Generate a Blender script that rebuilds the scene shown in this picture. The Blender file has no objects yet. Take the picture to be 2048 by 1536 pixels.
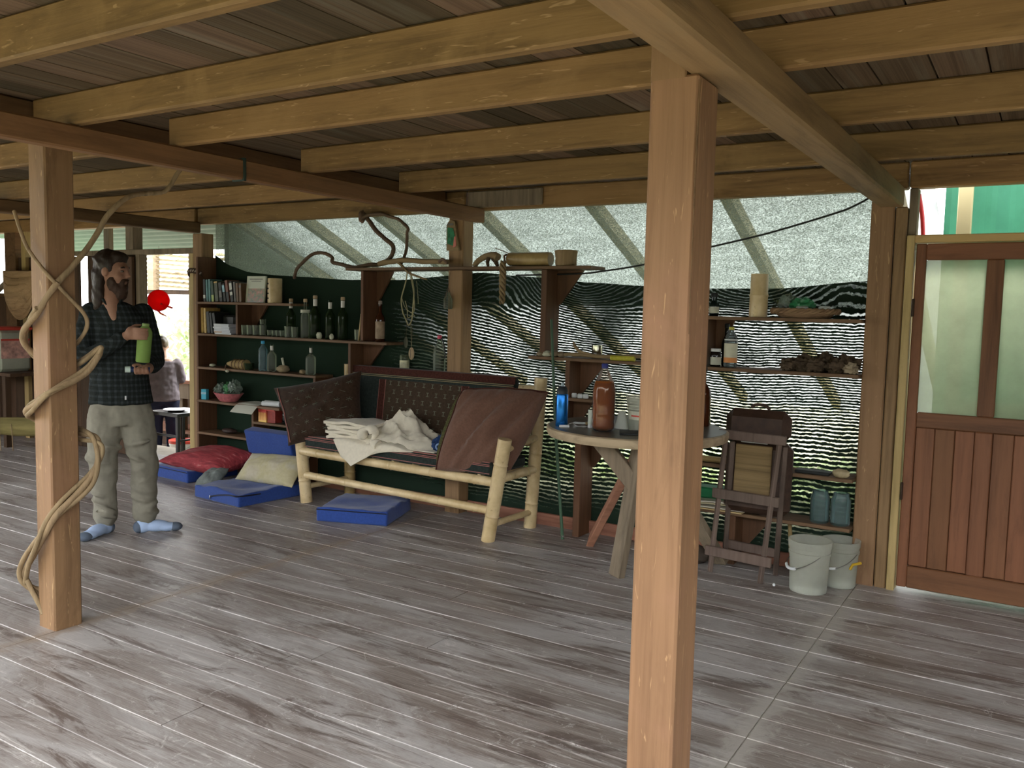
import bpy, bmesh, math, random
from mathutils import Vector, Matrix, noise as mnoise
random.seed(7)
sc = bpy.context.scene
COL = sc.collection
R = math.radians

# ------------------------------------------------------------------ camera, world, sun, exposure
EYE = 1.55
yaw, pitch, roll = R(-31.7117), R(-4.85808), R(1.32024)
fwd = Vector((math.sin(yaw)*math.cos(pitch), math.cos(yaw)*math.cos(pitch), math.sin(pitch)))
rt = Vector((math.cos(yaw), -math.sin(yaw), 0)); up = rt.cross(fwd)
r2 = rt*math.cos(roll)+up*math.sin(roll); u2 = up*math.cos(roll)-rt*math.sin(roll)
cd = bpy.data.cameras.new('camera'); cam = bpy.data.objects.new('camera', cd); COL.objects.link(cam)
cd.sensor_width = 36; cd.lens = 1714.597*36/2048; cd.clip_start = 0.05; cd.clip_end = 300
m = Matrix((r2, u2, -fwd)).transposed().to_4x4(); m.translation = (0, 0, EYE); cam.matrix_world = m
sc.camera = cam

w = bpy.data.worlds.new('overcast_sky'); sc.world = w; w.use_nodes = True
bg = w.node_tree.nodes['Background']; bg.inputs[0].default_value = (0.97, 0.985, 1.0, 1); bg.inputs[1].default_value = 2.0
sd = bpy.data.lights.new('hazy_sun', 'SUN'); sd.energy = 2.2; sd.angle = R(14); sd.color = (1, .96, .88)
sun = bpy.data.objects.new('hazy_sun', sd); COL.objects.link(sun)
sun.rotation_euler = Vector((.25, .55, 1.0)).to_track_quat('Z', 'Y').to_euler()
vs = sc.view_settings; vs.view_transform = 'Standard'; vs.look = 'None'; vs.gamma = 1; vs.use_curve_mapping = False
vs.exposure = 1.95

# ------------------------------------------------------------------ geometry helpers
class G:
    def __init__(s): s.v = []; s.f = []
    def add(s, vs_, fs_, M=None):
        o = len(s.v)
        for p in vs_:
            p = Vector(p); s.v.append(tuple(M @ p) if M else tuple(p))
        s.f += [tuple(i+o for i in f) for f in fs_]; return s
def TM(loc=(0,0,0), rot=(0,0,0), scl=(1,1,1)):
    from mathutils import Euler
    return Matrix.Translation(loc) @ Euler(rot).to_matrix().to_4x4() @ Matrix.Diagonal((*scl, 1))
def box(g, x0, x1, y0, y1, z0, z1, M=None, c=0.0):
    if c <= 0:
        vv = [(x, y, z) for x in (x0, x1) for y in (y0, y1) for z in (z0, z1)]
        return g.add(vv, [(0,1,3,2),(4,6,7,5),(0,4,5,1),(2,3,7,6),(0,2,6,4),(1,5,7,3)], M)
    c = min(c, .45*(x1-x0), .45*(y1-y0), .45*(z1-z0))
    vv = []; ix = {}
    for a, x in ((0, x0), (1, x1)):
        for b, y in ((0, y0), (1, y1)):
            for d, z in ((0, z0), (1, z1)):
                sx, sy, sz = (c if a == 0 else -c), (c if b == 0 else -c), (c if d == 0 else -c)
                for k, p in enumerate(((x, y+sy, z+sz), (x+sx, y, z+sz), (x+sx, y+sy, z))):
                    ix[a, b, d, k] = len(vv); vv.append(p)
    I = lambda a, b, d, k: ix[a, b, d, k]
    ff = []
    for s in (0, 1):
        q = [I(s,0,0,0), I(s,1,0,0), I(s,1,1,0), I(s,0,1,0)]; ff.append(tuple(q if s else q[::-1]))
        q = [I(0,s,0,1), I(1,s,0,1), I(1,s,1,1), I(0,s,1,1)]; ff.append(tuple(q[::-1] if s else q))
        q = [I(0,0,s,2), I(1,0,s,2), I(1,1,s,2), I(0,1,s,2)]; ff.append(tuple(q if s else q[::-1]))
    for a in (0, 1):
        for b in (0, 1):
            ff.append((I(a,b,0,0), I(a,b,1,0), I(a,b,1,1), I(a,b,0,1)))
            ff.append((I(a,0,b,0), I(a,1,b,0), I(a,1,b,2), I(a,0,b,2)))
            ff.append((I(0,a,b,1), I(1,a,b,1), I(1,a,b,2), I(0,a,b,2)))
            for d in (0, 1): ff.append((I(a,b,d,0), I(a,b,d,1), I(a,b,d,2)))
    return g.add(vv, ff, M)
def lathe(g, prof, n=20, M=None, caps=True):
    vv = []; ff = []
    for r, z in prof:
        for i in range(n):
            a = 2*math.pi*i/n; vv.append((r*math.cos(a), r*math.sin(a), z))
    for k in range(len(prof)-1):
        for i in range(n):
            j = (i+1) % n; ff.append((k*n+i, k*n+j, (k+1)*n+j, (k+1)*n+i))
    if caps:
        ff.append(tuple(range(n))[::-1]); ff.append(tuple((len(prof)-1)*n+i for i in range(n)))
    return g.add(vv, ff, M)
def smooth_path(pts, k=6):
    P = [Vector(p) for p in pts]; out = []
    for i in range(len(P)-1):
        p0 = P[max(i-1, 0)]; p1 = P[i]; p2 = P[i+1]; p3 = P[min(i+2, len(P)-1)]
        for j in range(k):
            t = j/k
            out.append(.5*((2*p1)+(p2-p0)*t+(2*p0-5*p1+4*p2-p3)*t*t+(3*p1-p0-3*p2+p3)*t**3))
    out.append(P[-1]); return out
def tube(g, pts, rad, n=8, M=None, flat=1.0):
    P = [Vector(p) for p in pts]; N = len(P)
    if not hasattr(rad, '__len__'): rad = [rad]*N
    T = [(P[min(i+1, N-1)]-P[max(i-1, 0)]).normalized() for i in range(N)]
    a = Vector((0, 0, 1)) if abs(T[0].z) < .9 else Vector((1, 0, 0))
    nn = (a-T[0]*a.dot(T[0])).normalized(); vv = []; ff = []
    for i in range(N):
        nn = (nn-T[i]*nn.dot(T[i])).normalized(); b = T[i].cross(nn)
        for k in range(n):
            an = 2*math.pi*k/n; vv.append(P[i]+(nn*math.cos(an)*flat+b*math.sin(an))*rad[i])
    for i in range(N-1):
        for k in range(n):
            j = (k+1) % n; ff.append((i*n+k, i*n+j, (i+1)*n+j, (i+1)*n+k))
    ff.append(tuple(range(n))[::-1]); ff.append(tuple((N-1)*n+k for k in range(n)))
    return g.add(vv, ff, M)
def bamboo(g, a, b, r, nodes=None, n=14, M=None, taper=0):
    a = Vector(a); b = Vector(b); L = (b-a).length; nodes = nodes if nodes is not None else max(1, int(L/.28))
    pts = []; rad = []
    ts = [0]
    for i in range(nodes):
        t = (i+.5)/nodes; d = .012/L
        ts += [t-2*d, t-.6*d, t, t+.6*d, t+2*d]
    ts.append(1)
    for t in ts:
        pts.append(a.lerp(b, t)); rr = r*(1-taper*t)
        for i in range(nodes):
            dd = abs(t-(i+.5)/nodes)*L
            if dd < .009: rr = r*(1-taper*t)*(1.09 if dd < .002 else .97)
        rad.append(rr)
    return tube(g, pts, rad, n, M)
def ell(g, c, r, M=None, n=16, k=10, amp=0, fr=3, seed=0):
    vv = []; ff = []
    for i in range(k+1):
        th = math.pi*i/k
        for j in range(n):
            ph = 2*math.pi*j/n; d = Vector((math.sin(th)*math.cos(ph), math.sin(th)*math.sin(ph), math.cos(th)))
            s = 1+amp*mnoise.noise(d*fr+Vector((seed*7.1, seed*3.3, 1)))
            vv.append((c[0]+r[0]*d.x*s, c[1]+r[1]*d.y*s, c[2]+r[2]*d.z*s))
    for i in range(k):
        for j in range(n):
            q = (j+1) % n; ff.append((i*n+j, (i+1)*n+j, (i+1)*n+q, i*n+q))
    return g.add(vv, ff, M)
def prism(g, poly, h, M=None):
    """poly in local x,z ; extruded along local y from 0 to h"""
    n = len(poly); vv = [(x, 0, z) for x, z in poly]+[(x, h, z) for x, z in poly]
    ff = [tuple(range(n)), tuple(range(2*n-1, n-1, -1))]+[(i, i+n, (i+1) % n+n, (i+1) % n) for i in range(n)]
    return g.add(vv, ff, M)
def pillow(g, wx, wz, t, M=None, n=22, wr=.012, seed=0, ear=.05):
    """lies in local x,z plane, thickness along y"""
    vv = []; ff = []
    for s in (1, -1):
        for i in range(n+1):
            for j in range(n+1):
                u = 2*i/n-1; v = 2*j/n-1
                h = ((1-abs(u)**2.6)*(1-abs(v)**2.6))**.55
                pin = 1-ear*(1-abs(u)**2) if True else 1
                x = wx/2*u*(1-ear*(1-v*v)); z = wz/2*v*(1-ear*(1-u*u))
                nz = mnoise.noise(Vector((u*2.2+seed, v*2.2, seed*1.7)))+.5*mnoise.noise(Vector((u*5+seed, v*5, seed)))
                vv.append((x, s*(t/2*h+.003)+wr*nz*h, z))
    K = (n+1)**2
    for s in range(2):
        for i in range(n):
            for j in range(n):
                a = s*K+i*(n+1)+j; q = (a, a+1, a+n+2, a+n+1); ff.append(q if s == 0 else q[::-1])
    bd = [(i, 0) for i in range(n)]+[(n, j) for j in range(n)]+[(i, n) for i in range(n, 0, -1)]+[(0, j) for j in range(n, 0, -1)]
    for k in range(len(bd)):
        a = bd[k]; b = bd[(k+1) % len(bd)]; A = a[0]*(n+1)+a[1]; B = b[0]*(n+1)+b[1]
        ff.append((A, B, B+K, A+K))
    return g.add(vv, ff, M)
def sheet(g, fn, nu, nv, th=.003, M=None):
    """closed thin sheet from fn(u,v)->Vector"""
    P = [[Vector(fn(i/nu, j/nv)) for j in range(nv+1)] for i in range(nu+1)]
    vv = []; K = (nu+1)*(nv+1)
    def nr(i, j):
        a = P[min(i+1, nu)][j]-P[max(i-1, 0)][j]; b = P[i][min(j+1, nv)]-P[i][max(j-1, 0)]
        c = a.cross(b); return c.normalized() if c.length > 1e-9 else Vector((0, 0, 1))
    N = [[nr(i, j) for j in range(nv+1)] for i in range(nu+1)]
    for s in (.5, -.5):
        for i in range(nu+1):
            for j in range(nv+1): vv.append(P[i][j]+N[i][j]*th*s)
    ff = []
    for s in range(2):
        for i in range(nu):
            for j in range(nv):
                a = s*K+i*(nv+1)+j; q = (a, a+nv+1, a+nv+2, a+1); ff.append(q if s == 0 else q[::-1])
    bd = [(i, 0) for i in range(nu)]+[(nu, j) for j in range(nv)]+[(i, nv) for i in range(nu, 0, -1)]+[(0, j) for j in range(nv, 0, -1)]
    for k in range(len(bd)):
        a = bd[k]; b = bd[(k+1) % len(bd)]; A = a[0]*(nv+1)+a[1]; B = b[0]*(nv+1)+b[1]
        ff.append((A, A+K, B+K, B))
    return g.add(vv, ff, M)

def tag(o, label=None, cat=None, group=None, kind=None):
    if label: o['label'] = label
    if cat: o['category'] = cat
    if group: o['group'] = group
    if kind: o['kind'] = kind
    return o
def obj(name, g, mat, parent=None, smooth=False, **kw):
    me = bpy.data.meshes.new(name); me.from_pydata(g.v, [], g.f); me.update()
    if smooth:
        me.polygons.foreach_set('use_smooth', [True]*len(me.polygons))
        try: me.set_sharp_from_angle(angle=R(50))
        except Exception: pass
    me.materials.append(mat)
    o = bpy.data.objects.new(name, me); COL.objects.link(o)
    if parent: o.parent = parent
    return tag(o, **kw)
def empty(name, loc=(0,0,0), rz=0, **kw):
    o = bpy.data.objects.new(name, None); COL.objects.link(o); o.location = loc; o.rotation_euler = (0, 0, rz)
    o.empty_display_size = .1
    return tag(o, **kw)
def cp(o, parent=None, loc=None, scale=None, rot=None):
    c = o.copy(); COL.objects.link(c); c.parent = parent
    if loc is not None: c.location = loc
    if scale is not None: c.scale = scale
    if rot is not None: c.rotation_euler = rot
    return c

# ------------------------------------------------------------------ materials
def newmat(name):
    mt = bpy.data.materials.new(name); mt.use_nodes = True; nt = mt.node_tree
    b = nt.nodes['Principled BSDF']; return mt, nt, b
def nd(nt, t, **kw):
    n = nt.nodes.new(t)
    for k, v in kw.items(): setattr(n, k, v)
    return n
def lk(nt, a, b): nt.links.new(a, b)
def ramp(nt, fac, stops):
    r = nd(nt, 'ShaderNodeValToRGB'); e = r.color_ramp.elements
    while len(e) > len(stops): e.remove(e[-1])
    while len(e) < len(stops): e.new(.5)
    for k, (p, c) in enumerate(stops): e[k].position = p; e[k].color = (*c, 1) if len(c) == 3 else c
    lk(nt, fac, r.inputs[0]); return r.outputs[0]
def mixc(nt, fac, a, b, mode='MIX'):
    n = nd(nt, 'ShaderNodeMix', data_type='RGBA', blend_type=mode)
    for s, v in ((0, fac), (6, a), (7, b)):
        if hasattr(v, 'node'): lk(nt, v, n.inputs[s])
        elif s == 0: n.inputs[0].default_value = v
        else: n.inputs[s].default_value = (*v, 1)
    return n.outputs[2]
def math_(nt, op, a, b=None):
    n = nd(nt, 'ShaderNodeMath', operation=op)
    for s, v in ((0, a), (1, b)):
        if v is None: continue
        if hasattr(v, 'node'): lk(nt, v, n.inputs[s])
        else: n.inputs[s].default_value = v
    return n.outputs[0]
def coords(nt, scale=(1,1,1), rnd=True, src='Object'):
    tc = nd(nt, 'ShaderNodeTexCoord'); v = tc.outputs[src]
    if rnd:
        oi = nd(nt, 'ShaderNodeObjectInfo'); cm = nd(nt, 'ShaderNodeVectorMath', operation='SCALE')
        cm.inputs[0].default_value = (37, 53, 71); lk(nt, oi.outputs['Random'], cm.inputs['Scale'])
        ad = nd(nt, 'ShaderNodeVectorMath', operation='ADD'); lk(nt, v, ad.inputs[0]); lk(nt, cm.outputs[0], ad.inputs[1]); v = ad.outputs[0]
    mp = nd(nt, 'ShaderNodeMapping'); mp.inputs['Scale'].default_value = scale; lk(nt, v, mp.inputs[0]); return mp.outputs[0]
def noise_(nt, vec, scale=1, detail=5, rough=.6, dist=0):
    n = nd(nt, 'ShaderNodeTexNoise'); n.inputs['Scale'].default_value = scale; n.inputs['Detail'].default_value = detail
    n.inputs['Roughness'].default_value = rough; n.inputs['Distortion'].default_value = dist
    lk(nt, vec, n.inputs['Vector']); return n.outputs['Fac']
def bump(nt, h, b, s=.3, d=.01):
    n = nd(nt, 'ShaderNodeBump'); n.inputs['Strength'].default_value = s; n.inputs['Distance'].default_value = d
    lk(nt, h, n.inputs['Height']); lk(nt, n.outputs[0], b.inputs['Normal'])
def wood(name, dark, light, axis='X', rough=.65, fine=34, blot=None, var=.25, bs=.25, spec=.3, marks=None, hue=.008):
    mt, nt, b = newmat(name)
    sx = {'X': (1.1, fine, fine), 'Y': (fine, 1.1, fine), 'Z': (fine, fine, 1.1)}[axis]
    g1 = noise_(nt, coords(nt, sx), 1, 6, .65, .4)
    sl = {'X': (.5, 5, 5), 'Y': (5, .5, 5), 'Z': (5, 5, .5)}[axis]
    g2 = noise_(nt, coords(nt, sl), 1, 4, .6, .8)
    c = ramp(nt, g1, [(.3, tuple(x*.8 for x in dark)), (.5, tuple((p+q)/2 for p, q in zip(dark, light))), (.72, light)])
    mid = tuple((a+b_)/2 for a, b_ in zip(dark, light))
    c = mixc(nt, ramp(nt, g2, [(.35, (0,0,0)), (.75, (1,1,1))]), c, tuple(min(1, x*1.35) for x in mid))
    st_ = noise_(nt, coords(nt, {'X': (.9, 7, 7), 'Y': (7, .9, 7), 'Z': (7, 7, .9)}[axis]), 1, 6, .7, 1.0)
    c = mixc(nt, ramp(nt, st_, [(.5, (0,0,0)), (.68, (.55,.55,.55))]), c, tuple(x*.62 for x in dark))
    if blot:
        bl = noise_(nt, coords(nt, (2.2, 2.2, 2.2)), 1, 5, .65, .5)
        c = mixc(nt, ramp(nt, bl, [(.52, (0,0,0)), (.7, (.75,.75,.75))]), c, blot)
    if marks:
        sm = {'X': (9, 60, 60), 'Y': (60, 9, 60), 'Z': (60, 60, 9)}[axis]
        mk = noise_(nt, coords(nt, sm), 1, 2, .5, 1.2)
        c = mixc(nt, ramp(nt, mk, [(.66, (0,0,0)), (.72, (.7,.7,.7))]), c, marks)
    oi = nd(nt, 'ShaderNodeObjectInfo')
    hv = nd(nt, 'ShaderNodeHueSaturation'); lk(nt, c, hv.inputs['Color'])
    lk(nt, math_(nt, 'MULTIPLY_ADD', oi.outputs['Random'], var*2), hv.inputs['Value'])
    hv.inputs['Value'].links[0].from_node.inputs[2].default_value = 1-var
    lk(nt, math_(nt, 'MULTIPLY_ADD', oi.outputs['Random'], -hue), hv.inputs['Hue']); hv.inputs['Hue'].links[0].from_node.inputs[2].default_value = .501+hue/2
    lk(nt, hv.outputs[0], b.inputs['Base Color'])
    b.inputs['Roughness'].default_value = rough; b.inputs['Specular IOR Level'].default_value = spec
    bump(nt, g1, b, bs, .006); return mt
def plain(name, col, rough=.6, spec=.3, metal=0, var=0.0, nscale=20, bumpd=0, sheen=0):
    mt, nt, b = newmat(name)
    n = noise_(nt, coords(nt, (1,1,1)), nscale, 4, .6)
    lo = tuple(max(0, c*(1-var)) for c in col); hi = tuple(min(1, c*(1+var)) for c in col)
    lk(nt, ramp(nt, n, [(.3, lo), (.7, hi)]), b.inputs['Base Color'])
    b.inputs['Roughness'].default_value = rough; b.inputs['Specular IOR Level'].default_value = spec; b.inputs['Metallic'].default_value = metal
    if sheen: b.inputs['Sheen Weight'].default_value = sheen
    if bumpd: bump(nt, n, b, .5, bumpd)
    return mt
def glass(name, col=(1,1,1), rough=.02, alpha=.3):
    """thin tinted glass: mostly see-through with a glossy coat"""
    mt, nt, b = newmat(name); out = nt.nodes['Material Output']
    t = nd(nt, 'ShaderNodeBsdfTransparent'); t.inputs[0].default_value = (*col, 1)
    b.inputs['Base Color'].default_value = (*[c*.6 for c in col], 1); b.inputs['Roughness'].default_value = rough
    mx = nd(nt, 'ShaderNodeMixShader'); fr = nd(nt, 'ShaderNodeFresnel'); fr.inputs[0].default_value = 1.5
    f = math_(nt, 'MINIMUM', math_(nt, 'ADD', fr.outputs[0], alpha), 1.0)
    lk(nt, f, mx.inputs[0]); lk(nt, t.outputs[0], mx.inputs[1]); lk(nt, b.outputs[0], mx.inputs[2]); lk(nt, mx.outputs[0], out.inputs[0]); return mt

M = {}
M['post'] = wood('post_timber', (.185,.10,.05), (.315,.18,.093), 'Z', .6, 30, (.32,.17,.10), .07, .3, .3, marks=(.55,.34,.17))
M['post_pale'] = wood('post_timber_pale', (.2,.115,.055), (.33,.2,.1), 'Z', .6, 30, None, .07, .3)
M['joist'] = wood('joist_timber', (.15,.083,.032), (.32,.185,.072), 'X', .65, 26, (.33,.195,.08), .12, .35, .3, marks=(.5,.31,.15))
M['beamY'] = wood('beam_timber', (.20,.12,.056), (.35,.22,.105), 'Y', .65, 26, (.28,.2,.11), .08, .35)
M['tie'] = wood('tie_timber_red', (.15,.075,.033), (.26,.135,.058), 'Y', .6, 30, None, .06, .3)
M['girder'] = wood('girder_dark', (.10,.055,.025), (.19,.105,.05), 'Y', .7, 26, None, .1, .3)
M['ceil'] = wood('ceiling_board', (.062,.042,.025), (.145,.10,.06), 'Y', .75, 18, (.16,.135,.095), .45, .3, .2, hue=.03)
M['shelf'] = wood('shelf_board', (.11,.06,.032), (.21,.125,.068), 'X', .6, 30, None, .15, .25)
M['shelfZ'] = wood('shelf_upright_board', (.085,.04,.021), (.155,.075,.038), 'Z', .6, 26, None, .15, .25)
M['door'] = wood('door_mahogany', (.13,.05,.022), (.23,.10,.047), 'Z', .5, 24, None, .1, .25, .35)
M['doorX'] = wood('door_mahogany_rail', (.13,.05,.022), (.22,.095,.045), 'X', .5, 24, None, .08, .25, .35)
M['casing'] = wood('yellow_casing', (.36,.25,.10), (.5,.37,.17), 'Z', .55, 20, None, .05, .15)
M['casingX'] = wood('yellow_casing_head', (.42,.27,.10), (.60,.42,.18), 'X', .55, 20, None, .05, .15)
M['grey_wood'] = wood('grey_weathered', (.13,.098,.066), (.27,.21,.145), 'Z', .75, 30, None, .12, .3)
M['table_wood'] = wood('table_slab', (.27,.2,.125), (.48,.38,.25), 'X', .55, 10, None, .05, .2)
M['table_top'] = plain('table_top_dark', (.095,.085,.06), .35, .5, 0, .3, 6)
M['easel'] = wood('stand_wood', (.09,.062,.05), (.16,.115,.09), 'Z', .7, 30, None, .12, .2)
M['redwood'] = wood('baseboard_red', (.26,.11,.07), (.42,.2,.13), 'X', .7, 25, None, .05, .2)
M['darkwall'] = wood('dark_wall_board', (.045,.025,.014), (.10,.055,.03), 'Z', .7, 20, None, .2, .2)
M['bamboo'] = None
def bamboo_mat(name, lo, hi, spot):
    mt, nt, b = newmat(name)
    n1 = noise_(nt, coords(nt, (7,7,7)), 1, 5, .6, .3); n2 = noise_(nt, coords(nt, (30,30,30)), 1, 4, .7)
    c = ramp(nt, n1, [(.3, lo), (.65, hi)]); c = mixc(nt, ramp(nt, n2, [(.62, (0,0,0)), (.74, (.8,.8,.8))]), c, spot)
    lk(nt, c, b.inputs['Base Color']); b.inputs['Roughness'].default_value = .38; b.inputs['Specular IOR Level'].default_value = .5; return mt
M['bamboo'] = bamboo_mat('bamboo_pale', (.5,.36,.17), (.74,.58,.33), (.26,.16,.07))
M['bamboo_dk'] = bamboo_mat('bamboo_aged', (.26,.17,.065), (.46,.33,.14), (.15,.09,.035))
M['vine'] = wood('vine_bark', (.17,.115,.06), (.36,.26,.15), 'Z', .75, 40, None, .05, .5)
M['vine_dk'] = wood('vine_dark_bark', (.075,.045,.03), (.17,.11,.07), 'X', .75, 24, None, .05, .5)
M['drift'] = wood('driftwood', (.17,.115,.06), (.34,.245,.13), 'X', .8, 20, None, .15, .6)
M['drift_dk'] = plain('root_bark', (.10,.07,.045), .9, .1, 0, .5, 30, .01)

def floor_mat():
    mt, nt, b = newmat('worn_floor_board')
    gp = nd(nt, 'ShaderNodeNewGeometry')
    def c(s):
        mp = nd(nt, 'ShaderNodeMapping'); mp.inputs['Scale'].default_value = s; lk(nt, gp.outputs['Position'], mp.inputs[0]); return mp.outputs[0]
    grain = noise_(nt, coords(nt, (1.3, 40, 5)), 1, 6, .7, .5)
    base = ramp(nt, grain, [(.3, (.11,.085,.072)), (.48, (.22,.18,.158)), (.72, (.42,.37,.34))])
    oi = nd(nt, 'ShaderNodeObjectInfo')
    base = mixc(nt, ramp(nt, oi.outputs['Random'], [(0, (0,0,0)), (1, (.5,.5,.5))]), base, (.30,.275,.26))
    d1 = noise_(nt, c((.8, 2.6, 1)), 1, 10, .74, .8)
    base = mixc(nt, ramp(nt, d1, [(.45, (0,0,0)), (.58, (.75,.75,.75))]), base, (.45,.43,.415))
    d2 = noise_(nt, c((1.8, 30, 1)), 1, 8, .78, .5)
    base = mixc(nt, ramp(nt, d2, [(.55, (0,0,0)), (.64, (.85,.85,.85))]), base, (.60,.565,.535))
    d3 = noise_(nt, c((.6, 4.0, 1)), 1.9, 10, .76, 1.0)
    base = mixc(nt, ramp(nt, d3, [(.53, (0,0,0)), (.60, (.82,.82,.82))]), base, (.11,.08,.067))
    d5 = noise_(nt, c((1.5, 9, 1)), 2.0, 8, .75, .6)
    base = mixc(nt, ramp(nt, d5, [(.58, (0,0,0)), (.66, (.7,.7,.7))]), base, (.15,.105,.088))
    d4 = noise_(nt, c((5, 5, 1)), 1.2, 6, .8, 2.5)
    base = mixc(nt, ramp(nt, d4, [(.60, (0,0,0)), (.64, (.6,.6,.6)), (.68, (0,0,0))]), base, (.66,.63,.6))
    sx_ = nd(nt, 'ShaderNodeSeparateXYZ'); lk(nt, gp.outputs['Position'], sx_.inputs[0])
    for xj, wj, cj in ((-.84, .10, (.42,.39,.35)), (-3.86, .09, (.30,.24,.19))):
        dj = math_(nt, 'ABSOLUTE', math_(nt, 'SUBTRACT', sx_.outputs[0], xj))
        dn = math_(nt, 'ADD', dj, math_(nt, 'MULTIPLY', math_(nt, 'SUBTRACT', noise_(nt, c((6, 6, 1)), 1.3, 6, .75, 1.0), .45), .30))
        base = mixc(nt, ramp(nt, dn, [(0, (.9,.9,.9)), (wj*.45, (.75,.75,.75)), (wj, (0,0,0))]), base, cj)
    sp = noise_(nt, c((60, 60, 1)), 1, 2, .5)
    base = mixc(nt, ramp(nt, sp, [(.755, (0,0,0)), (.775, (.8,.8,.8))]), base, (.7,.67,.62))
    lk(nt, base, b.inputs['Base Color'])
    rr = ramp(nt, d1, [(.3, (.32,)*3), (.7, (.55,)*3)]); lk(nt, rr, b.inputs['Roughness']); b.inputs['Specular IOR Level'].default_value = .45
    bump(nt, grain, b, .12, .004); return mt
M['floor'] = floor_mat()
M['dust'] = plain('pale_dust', (.58,.54,.49), .9, .1, 0, .2, 30)
M['green_paint'] = plain('green_sheet', (.10,.20,.15), .55, .4, 0, .15, 3)
M['concrete'] = plain('kitchen_floor', (.42,.38,.32), .8, .2, 0, .2, 4)
M['ground'] = plain('garden_ground', (.25,.25,.17), .95, .1, 0, .5, 2)
M['upper'] = plain('hidden_slab_board', (.10,.07,.045), .8)

def net_upper():
    mt, nt, b = newmat('shade_net_single'); out = nt.nodes['Material Output']
    n = noise_(nt, coords(nt, (120, 1, 210), False), 1, 3, .8); n2 = noise_(nt, coords(nt, (1.6, 1, 22), False), 1, 4, .6, .4)
    tr = nd(nt, 'ShaderNodeBsdfTransparent'); tl = nd(nt, 'ShaderNodeBsdfTranslucent'); df = nd(nt, 'ShaderNodeBsdfDiffuse')
    tr.inputs[0].default_value = (.95,.985,.96,1)
    tl.inputs[0].default_value = (.27,.30,.27,1); df.inputs[0].default_value = (.14,.165,.14,1)
    m1 = nd(nt, 'ShaderNodeMixShader'); m1.inputs[0].default_value = .5; lk(nt, tl.outputs[0], m1.inputs[1]); lk(nt, df.outputs[0], m1.inputs[2])
    f = math_(nt, 'MULTIPLY', ramp(nt, n, [(.36, (.26,)*3), (.64, (.84,)*3)]), ramp(nt, n2, [(.3, (.8,)*3), (.7, (1,)*3)]))
    mx = nd(nt, 'ShaderNodeMixShader'); lk(nt, f, mx.inputs[0]); lk(nt, tr.outputs[0], mx.inputs[2]); lk(nt, m1.outputs[0], mx.inputs[1])
    # f = share of light passing straight through the holes
    lk(nt, mx.outputs[0], out.inputs[0]); return mt
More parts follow.
